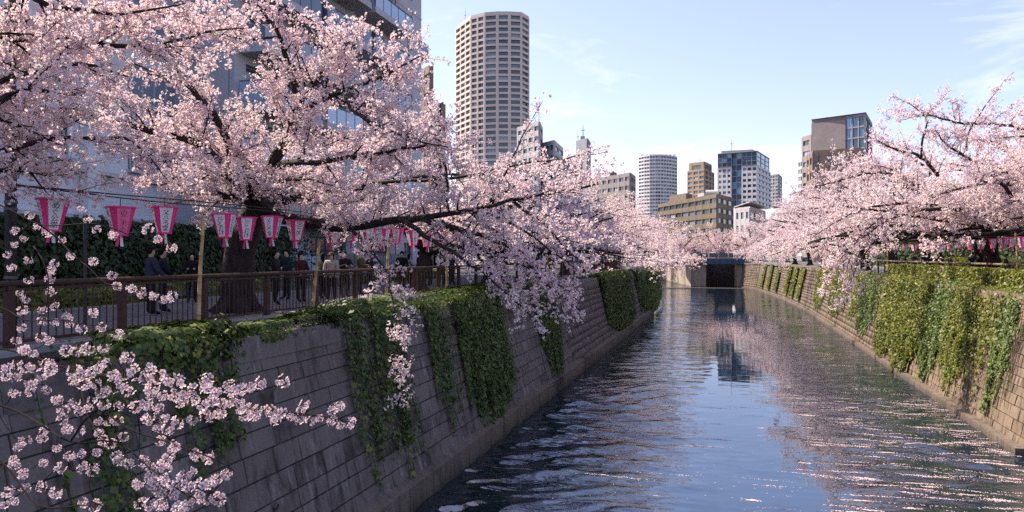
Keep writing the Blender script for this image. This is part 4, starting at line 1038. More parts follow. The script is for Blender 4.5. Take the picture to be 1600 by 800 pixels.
def ivy(side, y0, y1, l0, l1, label, seed, dens=420, m='ivy', bulge=.14, nst=None, size=.085, over=True):
    """hanging strands of ivy, thicker at the top, of uneven length"""
    rg = np.random.default_rng(seed); w = abs(y1 - y0); nst = nst or max(3, int(w * 5.5)); ps, ns, tn = [], [], []
    root = empty('ivy', tuple(wall_frame(side, (y0 + y1) / 2)[0])); props(root, label, 'ivy', 'ivy on the canal walls'); mb = MB()
    for k in range(nst):
        y = y0 + (y1 - y0) * (k + rg.uniform(.1, .9)) / nst
        a, b, n = wall_frame(side, y); full = np.linalg.norm(b - a); ln = rg.uniform(l0, l1) * full * (.72 + .28 * math.sin(math.pi * min(1, max(0, (y - y0) / (y1 - y0)))))
        d = (b - a) / full; cnt = int(dens * ln * w / nst); t = rg.uniform(0, 1, cnt) ** 1.05; bl = bulge * rg.uniform(.6, 1.5)
        lat = .5 * w / nst * (1.5 - .9 * t)
        yy = rg.normal(0, 1, cnt) * lat + .10 * np.sin(t * 6 + k)
        out = np.abs(rg.normal(0, 1, cnt)) * bl * (1.05 - .65 * t) * (.7 + .5 * np.sin(t * 11 + k * 2)) + .03
        ps.append(a + d * (t * ln)[:, None] + np.stack([np.zeros(cnt), yy, np.zeros(cnt)], 1) + n * out[:, None])
        ns.append(np.tile(n + np.array((0, 0, .25)), (cnt, 1)) + np.stack([np.zeros(cnt), np.sign(yy) * .5 * np.abs(yy / (lat + 1e-6)), np.zeros(cnt)], 1) * .5)
        tn.append(np.clip(rg.beta(2, 2.6, cnt) + .12 * math.sin(k * 1.9), 0, 1))
        tt = np.linspace(0, 1, 6); mb.tube(a + d * (tt * ln * .95)[:, None] + n * .03 + np.stack([np.zeros(6), .06 * np.sin(tt * 6 + k), np.zeros(6)], 1), np.linspace(.014, .005, 6), 4, cap=False)
    for k in range(max(3, nst // 2)):        # stray runners at the edges
        y = rg.uniform(y0 - .7, y1 + .7); a, b, n = wall_frame(side, y); full = np.linalg.norm(b - a); d = (b - a) / full; ln = rg.uniform(.2, 1.05) * l1 * full; cnt = int(ln * rg.uniform(6, 26))
        wob = rg.uniform(.08, .25); ph = rg.uniform(0, 6); t = rg.uniform(0, 1, cnt); yy = wob * np.sin(t * 5 + ph) + rg.normal(0, .05, cnt)
        ps.append(a + d * (t * ln)[:, None] + np.stack([np.zeros(cnt), yy, np.zeros(cnt)], 1) + n * np.abs(rg.normal(.05, .04, cnt))[:, None]); ns.append(np.tile(n, (cnt, 1))); tn.append(rg.beta(2, 2, cnt))
        tt = np.linspace(0, 1, 9); mb.tube(a + d * (tt * ln)[:, None] + n * .03 + np.stack([np.zeros(9), wob * np.sin(tt * 5 + ph), np.zeros(9)], 1), np.linspace(.010, .004, 9), 4, cap=False)
    relink(mb.build('stems', M['stem']), root)
    if over:                         # it spills over the wall top
        cnt = int(dens * .8 * w); a, b, n = wall_frame(side, 0); sg = 1 if side == 'L' else -1
        p = np.stack([a[0] - sg * np.abs(rg.normal(0, .38, cnt)) + sg * .12, rg.uniform(y0 - .15, y1 + .15, cnt), -.1 + np.abs(rg.normal(0, .13, cnt))], 1)
        ps.append(p); ns.append(np.tile(np.array((sg * .4, 0, .9)), (cnt, 1))); tn.append(rg.beta(2, 2.4, cnt))
    me = leaves_mesh('leaves', np.concatenate(ps), np.concatenate(ns), size, seed, np.concatenate(tn)); me.materials.append(M[m])
    o = relink(link('leaves', me), root); o['kind'] = 'stuff'; return root

def yl(px): return YatX(px, -8.9)
def yr(px): return YatX(px, 10.3)
for a, b, l0, l1, lb, kw in [
    (548, 582, .55, .95, 'thin ivy curtain with reddish leaves, left of the hanging blossom', dict(dens=230)),
    (590, 630, .60, .98, 'narrow ivy column just right of the reddish one', dict(dens=330)),
    (672, 698, .50, .85, 'ragged ivy curtain left of the widest curtain on the dark wall', dict(dens=330)),
    (716, 786, .85, 1.0, 'widest dark green ivy curtain on the left wall, reaching to the water', dict(dens=480, bulge=.2)),
    (838, 868, .75, .98, 'dark ivy strip in the middle of the left wall', dict(dens=420)),
    (942, 985, .9, 1.0, 'broad ivy curtain near the far end of the left wall', dict(dens=420, bulge=.2, size=.11)),
    (994, 1027, .9, 1.0, 'last ivy curtain at the end of the left wall', dict(dens=300, bulge=.25, size=.13)),
    (150, 200, .55, .95, 'ivy patch low on the wall behind the near blossom', dict(dens=300)),
    (285, 375, .25, .6, 'ivy hanging below the bushy mound at the wall top', dict(dens=300)),
    ]:
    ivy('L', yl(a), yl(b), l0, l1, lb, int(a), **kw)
def mound(name, label, cat, boxc, boxs, n_, size, m, seed, core=None, group=None, square=False):
    """a leafy mass: leaves around an uneven rounded body"""
    rg = np.random.default_rng(seed); root = empty(name, (boxc[0], boxc[1], boxc[2] - boxs[2])); props(root, label, cat, group)
    d = rg.normal(0, 1, (n_, 3)); d /= np.linalg.norm(d, axis=1)[:, None]; p4 = np.sign(d) * np.abs(d) ** .55
    if square:
        u = rg.uniform(-1, 1, (n_, 3)); ax = rg.choice(3, n_, p=[.62, .04, .34]); ii = np.arange(n_); sg = np.where(rg.random(n_) < .5, -1, 1); sg[ax == 2] = 1; sg[ax == 0] = np.where(rg.random((ax == 0).sum()) < .85, 1, -1) * (1 if boxc[0] < 0 else -1)
        u[ii, ax] = sg; p4 = u; d = np.zeros((n_, 3)); d[ii, ax] = sg
    lump = 1 + .16 * np.sin(d[:, 0] * 7 + seed) * np.sin(d[:, 1] * 9) + .10 * np.sin(d[:, 2] * 11)
    pos = np.array(boxc) + p4 * np.array(boxs) * (lump * rg.uniform(.78, 1.05, n_))[:, None]
    me = leaves_mesh('leaves', pos, d + np.array((0, 0, .3)), size, seed, np.clip(rg.beta(2, 2.5, n_), 0, 1)); me.materials.append(M[m])
    o = relink(link('leaves', me), root); o['kind'] = 'stuff'
    mb = MB()
    for k in range(7):
        x = boxc[0] + boxs[0] * rg.uniform(-.5, .5); y = boxc[1] + boxs[1] * rg.uniform(-.8, .8)
        mb.tube([(x, y, boxc[2] - boxs[2]), (x + .05, y + .1, boxc[2]), (x + .1, y - .1, boxc[2] + boxs[2] * .7)], [.02, .014, .006], 5)
    relink(mb.build('branches', M['stem']), root); return root
mound('shrub', 'bushy green ivy mound spilling over the wall top under the railing', 'shrub', (-9.75, (yl(225) + yl(400)) / 2, -.16), (.62, (yl(400) - yl(225)) / 2, .40), 9000, .085, 'ivy', 4)
mound('shrub', 'low trailing ivy along the wall top below the second bamboo pole', 'shrub', (-9.8, (yl(400) + yl(560)) / 2, -.12), (.55, (yl(560) - yl(400)) / 2 + .2, .2), 6500, .08, 'ivy', 5)
mound('shrub', 'green ivy heaped on the wall top above the widest ivy curtain', 'shrub', (-9.85, (yl(570) + yl(800)) / 2, -.02), (.65, (yl(800) - yl(570)) / 2 + .2, .32), 9000, .085, 'ivy', 6)
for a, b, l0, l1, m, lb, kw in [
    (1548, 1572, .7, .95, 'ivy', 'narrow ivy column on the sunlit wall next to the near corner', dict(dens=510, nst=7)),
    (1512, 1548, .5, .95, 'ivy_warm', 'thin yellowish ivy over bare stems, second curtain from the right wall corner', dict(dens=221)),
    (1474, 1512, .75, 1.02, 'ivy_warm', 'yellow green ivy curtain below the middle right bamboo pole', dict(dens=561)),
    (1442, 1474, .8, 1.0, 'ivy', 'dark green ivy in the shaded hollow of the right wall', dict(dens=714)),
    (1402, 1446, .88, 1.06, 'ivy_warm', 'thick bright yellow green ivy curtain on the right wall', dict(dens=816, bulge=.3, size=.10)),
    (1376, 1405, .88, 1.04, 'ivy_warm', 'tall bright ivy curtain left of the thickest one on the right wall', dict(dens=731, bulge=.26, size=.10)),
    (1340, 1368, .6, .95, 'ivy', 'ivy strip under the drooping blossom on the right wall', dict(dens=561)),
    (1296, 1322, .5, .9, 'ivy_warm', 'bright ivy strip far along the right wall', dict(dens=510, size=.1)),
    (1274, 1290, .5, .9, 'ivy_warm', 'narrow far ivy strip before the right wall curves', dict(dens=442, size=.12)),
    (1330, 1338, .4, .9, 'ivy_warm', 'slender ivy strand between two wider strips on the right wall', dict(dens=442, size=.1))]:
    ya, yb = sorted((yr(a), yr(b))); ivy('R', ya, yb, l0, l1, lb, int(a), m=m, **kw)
def dry_vines(y0, y1, n_, label, seed):
    rg = np.random.default_rng(seed); root = empty('ivy', tuple(wall_frame('R', (y0 + y1) / 2)[0])); props(root, label, 'ivy', 'ivy on the canal walls'); mb = MB()
    for k in range(n_):
        y = rg.uniform(y0, y1); a, b, n = wall_frame('R', y); t = rg.uniform(0, .25); ln = rg.uniform(.35, .75); pts = []; yy = y
        for q in range(9):
            tt = min(.97, t + ln * q / 8); yy += rg.normal(0, .09); p = a + (b - a) * tt + n * rg.uniform(.02, .07); p[1] = yy; pts.append(p)
        mb.tube(pts, np.linspace(.016, .006, 9) * rg.uniform(.6, 1.3), 4, cap=False)
        if k % 2 == 0:
            for q in range(3):
                i = rg.integers(1, 7); c = pts[i].copy(); sub = [c.copy()]
                for w in range(4): c = c + np.array((0, rg.normal(0, .1), -rg.uniform(.05, .2))); c[0] = (a + (b - a) * ((a[2] - c[2]) / (a[2] - b[2])))[0] - .04; sub.append(c.copy())
                mb.tube(sub, np.linspace(.007, .003, 5), 3, cap=False)
    o = relink(mb.build('stems', M['drystem']), root); o['kind'] = 'stuff'
dry_vines(*sorted((yr(1474), yr(1552))), 60, 'bare brown vine stems over the sunlit wall between the yellowish curtains', 41)
dry_vines(*sorted((yr(1556), yr(1590))), 26, 'bare vine stems on the pale blocks at the near corner of the right wall', 42)
rgi = random.Random(3)
for k, (x, y) in enumerate([(9.3, 110), (9.0, 117), (8.7, 124), (7.9, 135), (7.2, 144), (6.5, 153)]):
    rg = np.random.default_rng(90 + k); cnt = 2600; root = empty('ivy', (x + .9, y, 0)); props(root, '%s far ivy strip on the curving right wall, counted towards the bridge' % ORD[k], 'ivy', 'ivy on the canal walls')
    t = rg.uniform(0, .85, cnt); pos = np.stack([x + 1.15 * (1 - t) - .1 - np.abs(rg.normal(0, .14, cnt)), y + rg.normal(0, .75, cnt), .0 + t * (WATER + .3)], 1)
    me = leaves_mesh('leaves', pos, np.tile(np.array((-.9, -.2, .3)), (cnt, 1)), .16, k, rg.beta(2, 2, cnt)); me.materials.append(M['ivy_warm']); o = relink(link('leaves', me), root); o['kind'] = 'stuff'
mound('hedge', 'sunlit yellow green hedge along the right bank below the rail', 'hedge', (12.35, 46, .36), (.8, 15.8, .58), 24000, .10, 'ivy_warm', 12, square=True)
mound('hedge', 'yellow green hedge behind the right bank walk', 'hedge', (18.6, 52, .6), (.6, 24, .75), 14000, .12, 'ivy_warm', 13)
mound('hedge', 'low clipped hedge with yellow tips behind the left railing', 'hedge', (-17.9, 30, .28), (.45, 16, .32), 12000, .09, 'ivy_warm', 14)
mound('hedge', 'tall dark hedge before the blue grey building', 'hedge', (-23.6, 21, 1.45), (1.1, 17, 1.5), 34000, .15, 'hedge', 15, square=True)
mound('hedge', 'tall dark hedge in shade behind the right bank trees', 'hedge', (24.0, 108, 1.9), (1.2, 82, 2.0), 22000, .32, 'hedge', 16, square=True)
mb = MB(); mb.box((24.2, 108, 1.6), (1.3, 160, 3.2)); o = mb.build('hedge_core', M['stem'], None); relink(o, bpy.data.objects['hedge.004'])
mb = MB(); mb.box((-23.7, 21, 1.2), (1.2, 31, 2.4)); o = mb.build('hedge_core', M['stem'], None); relink(o, bpy.data.objects['hedge.003'])

# ------------------------------------------------------------------ people
def person_mesh(seed, arm=0.2, lean=0.0, turn=0.0, hold=False):
    rg = random.Random(seed)
    J = {'pel': (0, 0, .93, .165), 'sp': (0, .01 - lean * .3, 1.12, .16), 'ch': (0, .0 - lean, 1.32, .185), 'nk': (0, -lean * 1.1, 1.47, .055), 'hd': (0, -.02 - lean * 1.2, 1.575, .092), 'tp': (0, -.005 - lean * 1.2, 1.67, .085), 'ns': (0, -.095 - lean * 1.2, 1.575, .016)}
    E = [('pel', 'sp', 0), ('sp', 'ch', 0), ('ch', 'nk', 2), ('nk', 'hd', 2), ('hd', 'tp', 2), ('hd', 'ns', 2)]
    for s, q in ((1, 'r'), (-1, 'l')):
        J.update({'sh' + q: (s * .19, -lean, 1.40, .088), 'el' + q: (s * .25, -.03 - arm * .25 - lean, 1.13, .066), 'wr' + q: (s * (.22 if not hold else .10), -.10 - arm * .6 - lean, .92 + arm * .6, .046),
                  'hp' + q: (s * .10, 0, .88, .125), 'kn' + q: (s * .11, -.03 * s, .50, .088), 'an' + q: (s * .11, .03 * s, .09, .062), 'to' + q: (s * .13, .03 * s - .16, .04, .035)})
        E += [('ch', 'sh' + q, 0), ('sh' + q, 'el' + q, 0), ('el' + q, 'wr' + q, 0), ('pel', 'hp' + q, 1), ('hp' + q, 'kn' + q, 1), ('kn' + q, 'an' + q, 1), ('an' + q, 'to' + q, 3)]
        w = J['wr' + q]; pm = (w[0], w[1] - .045, w[2] - .05 + arm * .06, .026); J['pm' + q] = pm; E.append(('wr' + q, 'pm' + q, 2))
        for f in range(4):
            a = (pm[0] + (f - 1.5) * .019, pm[1] - .03, pm[2] - .045 + arm * .04, .009); b_ = (a[0], a[1] + .012, a[2] - .042 + abs(f - 1.4) * .006, .008)
            J['fa%d%s' % (f, q)] = a; J['fb%d%s' % (f, q)] = b_; E += [('pm' + q, 'fa%d%s' % (f, q), 2), ('fa%d%s' % (f, q), 'fb%d%s' % (f, q), 2)]
        J['th' + q] = (pm[0] - s * .045, pm[1] - .02, pm[2] - .005, .010); E.append(('pm' + q, 'th' + q, 2))
    names = list(J); me = bpy.data.meshes.new('b'); me.from_pydata([J[n_][:3] for n_ in names], [(names.index(a), names.index(b)) for a, b, _ in E], [])
    ob = bpy.data.objects.new('b', me); COL.objects.link(ob); ob.modifiers.new('s', 'SKIN'); sv = me.skin_vertices[0].data
    for i, n_ in enumerate(names): sv[i].radius = (J[n_][3],) * 2 if n_ not in ('ch', 'pel', 'sp') else (J[n_][3], J[n_][3] * .78)
    sv[0].use_root = True
    sb = ob.modifiers.new('u', 'SUBSURF'); sb.levels = 1; sb.render_levels = 1
    out = bpy.data.meshes.new_from_object(ob.evaluated_get(bpy.context.evaluated_depsgraph_get())); bpy.data.objects.remove(ob)
    A = np.array([J[a][:3] for a, b, _ in E]); Bv = np.array([J[b][:3] for a, b, _ in E]); rr = np.array([(J[a][3] + J[b][3]) / 2 for a, b, _ in E]); mi = [m_ for _, _, m_ in E]
    for p in out.polygons:
        c = np.array(p.center); d = Bv - A; t = np.clip(((c - A) * d).sum(1) / ((d * d).sum(1) + 1e-9), 0, 1); ds = np.linalg.norm(A + d * t[:, None] - c, axis=1) - rr
        k = mi[int(np.argmin(ds))]; p.material_index = 0 if (k == 2 and c[2] < 1.46 and abs(c[0]) < .16 and c[2] > 1.2) else k; p.use_smooth = True
    return out
def hair_mesh(long=False, hat=False):
    bm = bmesh.new(); bmesh.ops.create_icosphere(bm, subdivisions=2, radius=1)
    for v in list(bm.verts):
        x, y, z = v.co
        if y < -.45 and z < .35: bm.verts.remove(v)
    for v in bm.verts:
        v.co.x *= .098; v.co.y = v.co.y * .112 + .012; v.co.z = v.co.z * (.115 if v.co.z > 0 or not long else .26) + 1.645
        v.co += Vector((math.sin(v.co.z * 90), math.cos(v.co.x * 80), 0)) * .003
    me = bpy.data.meshes.new('hair'); bm.to_mesh(me); bm.free(); me.polygons.foreach_set('use_smooth', [True] * len(me.polygons)); return me
def hat_mesh():
    mb = MB(); pts = [(0, .01, z) for z in (1.66, 1.67, 1.675, 1.70, 1.74, 1.765)]; mb.tube(pts, [.17, .17, .115, .112, .095, .05], 16)
    return mb.mesh('hat', True)
PM = [person_mesh(1), person_mesh(2, arm=.5, hold=True), person_mesh(3, arm=.05, lean=.03), person_mesh(4, arm=.35)]
for p_ in PM:
    idx = [q.material_index for q in p_.polygons]
    for m_ in ('cloth0', 'trouser', 'skin', 'hair'): p_.materials.append(M[m_])
    p_.polygons.foreach_set('material_index', idx)
HM = [hair_mesh(False), hair_mesh(True)]; HATM = hat_mesh()
for h in HM: h.materials.append(M['hair'])
def person(x, y, rz, kind, cloth, hair, sc, label, hat=None):
    o = empty('person', (x, y, 0), rz); o.scale = (sc,) * 3; props(o, label, 'person', 'people strolling under the blossom')
    me = PM[kind].copy()
    for i_, m_ in enumerate((M['cloth%d' % cloth], M['trouser'], M['skin'], M['hair'])): me.materials[i_] = m_
    c = link('body', me, o); c = bpy.data.objects.new('hair', HM[hair]); COL.objects.link(c); c.parent = o
    if hat is not None:
        hm = HATM.copy(); hm.materials.clear(); hm.materials.append(M['cloth%d' % hat]); link('hat', hm, o)
    return o
def pat(px, X): return X, YatX(px, X)
PEOPLE = [(236, -14.0, 2.6, 0, 2, 0, 1.0, 'person in a blue jacket seen from behind, left of a companion near the hedge', None),
    (254, -14.4, 2.4, 0, 1, 0, .98, 'person in dark blue beside the one in the blue jacket, near the hedge', None),
    (300, -16.5, .6, 1, 0, 1, .93, 'person in black with long hair behind the nearest bamboo pole', None),
    (430, -13.4, 2.0, 2, 5, 0, .97, 'person in dark clothes just right of the large trunk', None),
    (448, -14.4, -.4, 3, 1, 0, 1.0, 'person in navy right of the trunk, behind the fifth lantern', None),
    (470, -13.2, 1.2, 0, 7, 1, .93, 'person in dark red left of the second bamboo pole', None),
    (505, -13.6, 2.9, 1, 0, 1, .92, 'person in black just right of the second bamboo pole', None),
    (518, -13.0, .3, 2, 3, 1, .93, 'person in a pale beige coat with a yellowish hat at the railing', 4),
    (538, -13.2, .9, 1, 0, 0, .97, 'person in black between the beige coat and the olive jacket', None),
    (562, -13.4, 1.9, 3, 4, 0, 1.0, 'person in an olive brown jacket leaning at the railing', None),
    (578, -14.6, -.6, 0, 5, 1, .93, 'person in black left of the third bamboo pole', None),
    (628, -13.6, .4, 2, 0, 0, .98, 'person in black right of the third bamboo pole', None),
    (640, -14.8, 2.2, 1, 6, 1, .92, 'person in a light grey top right of the third bamboo pole', None),
    (656, -13.4, 1.5, 0, 1, 0, .99, 'person in navy left of the fourth bamboo pole', None),
    (672, -14.2, -.9, 3, 5, 0, .95, 'person in charcoal left of the fourth bamboo pole, set back from the rail', None),
    (690, -13.6, .1, 1, 0, 1, .92, 'person in black behind the fourth bamboo pole', None),
    (706, -13.2, 2.7, 0, 2, 0, .98, 'person in blue right of the fourth bamboo pole', None),
    (860, -13.6, .5, 2, 4, 0, .98, 'person in olive far along the left walk', None),
    (945, -13.0, .9, 0, 2, 0, 1.0, 'person in light blue under the far left lanterns', None),
    (965, -13.4, 2.1, 1, 0, 1, .95, 'person in black under the far left lanterns', None),
    (980, -13.0, .2, 3, 3, 0, .97, 'person in beige under the far left lanterns', None)]
for px, X, rz, k, c, h, s, lb, ht in PEOPLE:
    x, y = pat(px, X); person(x, y, rz, k, c, h, s, lb, ht)
for i, (px, X, c, h, lb) in enumerate([(1572, 15.4, 0, 0, 'person in black near the right bamboo pole at the wall corner'), (1556, 16.0, 5, 1, 'person in charcoal left of the right bamboo pole'), (1530, 15.2, 0, 0, 'broad dark figure of a person mid way between the two right bamboo poles'),
        (1518, 15.9, 1, 1, 'person in navy mid way between the two right bamboo poles'), (1484, 15.2, 2, 0, 'person in light blue left of the middle right bamboo pole'), (1470, 15.8, 0, 1, 'person in black by the yellow hedge on the right bank'),
        (1444, 15.2, 5, 0, 'person in black further along the right rail'), (1428, 15.6, 7, 1, 'person in dark red further along the right rail'), (1412, 15.2, 0, 0, 'person in black near the far end of the right lanterns'), (1400, 15.6, 1, 0, 'person in navy near the far right bamboo pole')]):
    x, y = pat(px, X); person(x, y, 1.2 + i * 1.7, i % 4, c, h, .93 + .07 * (i % 2), lb)

# ------------------------------------------------------------------ buildings
def inset(plan, d):
    n_ = len(plan); out = []
    for i in range(n_):
        p0, p1, p2 = Vector(plan[i - 1]), Vector(plan[i]), Vector(plan[(i + 1) % n_]); e0 = (p1 - p0).normalized(); e1 = (p2 - p1).normalized()
        n0, n1 = Vector((e0.y, -e0.x)), Vector((e1.y, -e1.x)); m_ = (n0 + n1); m_.normalize(); out.append(p1 - m_ * d / max(.4, m_.dot(n0)))
    return out
def prism(mb, plan, z0, z1):
    k = len(plan); mb.add([(p[0], p[1], z0) for p in plan] + [(p[0], p[1], z1) for p in plan], [tuple(range(k))[::-1], tuple(range(k, 2 * k))] + [(i, (i + 1) % k, (i + 1) % k + k, i + k) for i in range(k)])
def ccw(plan):
    a = sum(plan[i][0] * plan[(i + 1) % len(plan)][1] - plan[(i + 1) % len(plan)][0] * plan[i][1] for i in range(len(plan)))
    return list(plan) if a > 0 else list(plan)[::-1]
def window_mesh(w, h, gm, fm, mull=1, trans=0):
    mb = MB(); mb.box((0, 0, 0), (w, .04, h))
    b = min(.07, w * .06) + .0
    for x in (-w / 2 + b / 2, w / 2 - b / 2): mb.box((x, -.03, 0), (b, .08, h), mi=1)
    for z in (-h / 2 + b / 2, h / 2 - b / 2): mb.box((0, -.028, z), (w, .08, b), mi=1)
    for k in range(mull): mb.box((-w / 2 + w * (k + 1) / (mull + 1), -.026, 0), (b, .07, h), mi=1)
    if trans: mb.box((0, -.024, h * .22), (w, .06, b), mi=1)
    me = mb.mesh('window'); me.materials.append(M[gm]); me.materials.append(M[fm]); return me

def tower(name, label, cat, plan, z0, z1, rows, cols, wallm, gm='glass', fm='frame', sp=.42, pier=.3, deep=.32, cap=True, extra_bands=True, root=None, mull=1, wall_name='wall', loc_root=None):
    """a building of the given plan: recessed core, floor bands, piers, and every window a part"""
    pl_ = [Vector(p[:2]) for p in plan]; cc = ccw([tuple(p) for p in pl_])
    if cc[0] != tuple(pl_[0]): cols = cols[::-1]; cols = cols[1:] + cols[:1]
    plan = [Vector(p) for p in cc]; cx = sum(p.x for p in plan) / len(plan); cy = sum(p.y for p in plan) / len(plan)
    if root is None: root = empty(name, (cx, cy, z0)); props(root, label, cat)
    mb = MB(); prism(mb, [tuple(p) for p in inset(plan, deep)], z0, z1 - .02); fh = (z1 - z0) / rows; th = fh * sp
    if extra_bands:
        for r in range(rows + 1):
            za, zb = z0 + r * fh - th / 2, z0 + r * fh + th / 2
            if r == 0: za = z0 - .02
            if r == rows: zb = z1 + (.5 if cap else .05)
            prism(mb, [tuple(p) for p in plan], za, zb)
    wins = []
    for i, p in enumerate(plan):
        q = plan[(i + 1) % len(plan)]; e = q - p; ln = e.length; e.normalize(); n_ = Vector((e.y, -e.x)); nc = cols[i]; an = math.atan2(e.y, e.x); Rz = Matrix.Rotation(an, 3, 'Z')
        if nc == 0:
            c = (p + q) / 2 - n_ * (deep / 2 - .03); mb.box((c.x, c.y, (z0 + z1) / 2 + .1), (ln - .02, deep, z1 - z0 + .3), Rz); continue
        if nc < 0: continue
        cw = ln / nc
        for k in range(nc + 1):
            c = p + e * (cw * k) - n_ * (deep / 2 - .05); w = pier if 0 < k < nc else pier * .8
            c = c + e * (w * .4 if k == 0 else -w * .4 if k == nc else 0)
            mb.box((c.x, c.y, (z0 + z1) / 2 + .06), (w, deep, z1 - z0 + .1), Rz)
        me = [window_mesh(cw - pier * .96, fh - th * .96, gm, fm, mull) for _ in range(2)]
        for r in range(rows):
            for k in range(nc):
                c = p + e * (cw * (k + .5)) - n_ * (deep - .08)
                Mx = Matrix.Translation((c.x, c.y, z0 + (r + .5) * fh)) @ Rz.to_4x4(); wins.append((r, Mx, me[(r + k) % 2]))
    relink(mb.build(wall_name, wallm), root)
    wins.sort(key=lambda w: -w[0])
    for r, Mx, me in wins[:300]:
        o = bpy.data.objects.new('window', me); COL.objects.link(o); o.matrix_world = Mx; relink(o, root)
    return root
def pd(px, D): p = P(px, 400, D); return (p[0], p[1])
def zt(y, D): return EYE + (400 - y) / FOC * D
def simple_box(root, name, plan, z0, z1, m):
    mb = MB(); prism(mb, ccw([tuple(p) for p in plan]), z0, z1); return relink(mb.build(name, m), root)
def antenna(root, p, z0, z1, r=.12, name='antenna'):
    mb = MB(); mb.tube([(p[0], p[1], z0), (p[0], p[1], (z0 + z1) / 2), (p[0], p[1], z1)], [r, r * .7, r * .3], 6)
    mb.box((p[0], p[1], z0 + (z1 - z0) * .55), (r * 8, r, r)); return relink(mb.build(name, M['frame']), root)

BM = {}
for k, a, b in [('beige', (.50, .42, .37), (.58, .50, .45)), ('white', (.48, .47, .48), (.58, .57, .58)), ('brown', (.24, .17, .12), (.30, .22, .155)), ('olive', (.125, .10, .072), (.165, .132, .098)), ('grey', (.20, .20, .23), (.27, .27, .30)),
                ('taupe', (.19, .165, .16), (.25, .22, .21)), ('dbrown', (.15, .11, .09), (.20, .15, .125)), ('pale', (.42, .42, .46), (.52, .52, .57)), ('apt', (.36, .36, .40), (.44, .44, .48)), ('concrete', (.30, .29, .29), (.40, .39, .39))]:
    BM[k] = noise_mat('facade_' + k, a, b, .5, .8, .05, spec=.3)

# high rise
D0 = 372
pln = [pd(712, 396), pd(735, 378), pd(757, 372.5), pd(777, 371), pd(796, 371), pd(815, 372), pd(827, 379), pd(826, 408), pd(770, 425)]
zT = zt(23, 372); rt = tower('high_rise', 'tall curved beige apartment tower with a sunlit left side', 'tower', pln, zT - 27 * 2.93, zT, 27, [3, 2, 1, 1, 1, 1, -1, -1, -1], BM['beige'], sp=.36, pier=.95, deep=1.0, mull=3)
simple_box(rt, 'lower_wall', inset([Vector(p) for p in ccw(pln)], .4), -1, zT - 27 * 2.93, BM['beige'])
simple_box(rt, 'parapet', inset([Vector(p) for p in ccw(pln)], .2), zT + .5, zT + 1.4, BM['beige'])
simple_box(rt, 'penthouse', [pd(768, 380), pd(800, 380), pd(800, 395), pd(768, 395)], zT + 1.4, zT + 3.2, BM['beige'])
simple_box(rt, 'side_parapet', [pd(728, 388), pd(741, 383), pd(741, 395), pd(728, 399)], zT + .5, zT + 3.4, BM['beige'])
antenna(rt, pd(727, 390), zT + 1, zT + 9, .14); antenna(rt, pd(795, 385), zT + 3, zT + 5, .2)
# round pale tower
D0 = 650; arc = []
for k in range(8):
    t = -1 + 2 * k / 7; arc.append(pd(1028 + 30 * t, D0 - 14 * (1 - t * t)))
zT = zt(243, 640); rt = tower('round_tower', 'pale round fronted apartment tower between blossom and the brown tower', 'tower', arc + [pd(1057, 680), pd(999, 680)], zT - 17 * 2.95, zT, 17, [2] * 7 + [-1] * 3, BM['white'], gm='glass', sp=.45, pier=.28, deep=.8, mull=1)
simple_box(rt, 'lower_wall', [pd(1003, 640), pd(1053, 640), pd(1053, 675), pd(1003, 675)], -1, zT - 17 * 2.95, BM['white'])
for k in range(9): simple_box(rt, 'roof_screen', [pd(1002 + k * 6.2, 652), pd(1006 + k * 6.2, 652), pd(1006 + k * 6.2, 655), pd(1002 + k * 6.2, 655)], zT + .5, zT + 2.6, BM['white'])
# brown tower with a set back top
D0 = 450; zT = zt(268, D0)
rt = tower('brown_tower', 'small tan office tower with a stepped back top', 'tower', [pd(1074, 452), pd(1101, 440), pd(1116, 462), pd(1088, 474)], zT - 9 * 2.75, zT, 9, [3, 3, -1, -1], BM['brown'], sp=.42, pier=1.0, deep=.5, mull=1)
tower('x', '', '', [pd(1077, 454), pd(1100.5, 445), pd(1112, 461), pd(1088, 470)], zT, zt(255, D0), 1, [1, 1, -1, -1], BM['brown'], sp=.5, pier=3.2, deep=.4, root=rt, wall_name='upper_wall')
antenna(rt, pd(1094, 455), zt(255, D0), zt(243, D0), .16)
simple_box(rt, 'lower_wall', [pd(1076, 454), pd(1101, 443), pd(1114, 462), pd(1088, 472)], -1, zT - 9 * 2.75, BM['brown'])
# white office with a blue glass crown
D0 = 500; zT = zt(262, D0); zB = zt(322, D0)
rt = tower('glass_office', 'white office block with a blue glass crown and centre strip', 'office', [pd(1121, 505), pd(1143, 499), pd(1143.2, 520), pd(1121, 525)], zB, zT, 7, [3, 0, -1, -1], BM['white'], sp=.5, pier=1.1, deep=.6)
tower('x', '', '', [pd(1159, 495), pd(1183, 489), pd(1204, 530), pd(1180, 540)], zB, zT, 7, [3, 4, -1, -1], BM['white'], sp=.5, pier=1.0, deep=.6, root=rt, wall_name='right_wing')
tower('x', '', '', [pd(1143.1, 499.6), pd(1159, 495.6), pd(1161, 520), pd(1145, 520)], zB, zt(240, D0) , 9, [2, -1, -1, -1], BM['grey'], gm='glass_blue', sp=.12, pier=.3, deep=.35, root=rt, wall_name='glass_strip', mull=0)
tower('x', '', '', [pd(1121.5, 504), pd(1143, 498.5), pd(1143, 520), pd(1121.5, 524)], zT + .6, zt(240, D0), 3, [3, -1, -1, -1], BM['grey'], gm='glass_blue', sp=.1, pier=.35, deep=.35, root=rt, wall_name='crown', mull=0)
tower('x', '', '', [pd(1159.2, 494.5), pd(1182.5, 488.5), pd(1202, 528), pd(1180, 540)], zT + .6, zt(240, D0), 3, [3, 3, -1, -1], BM['grey'], gm='glass_blue', sp=.1, pier=.35, deep=.35, root=rt, wall_name='crown', mull=0)
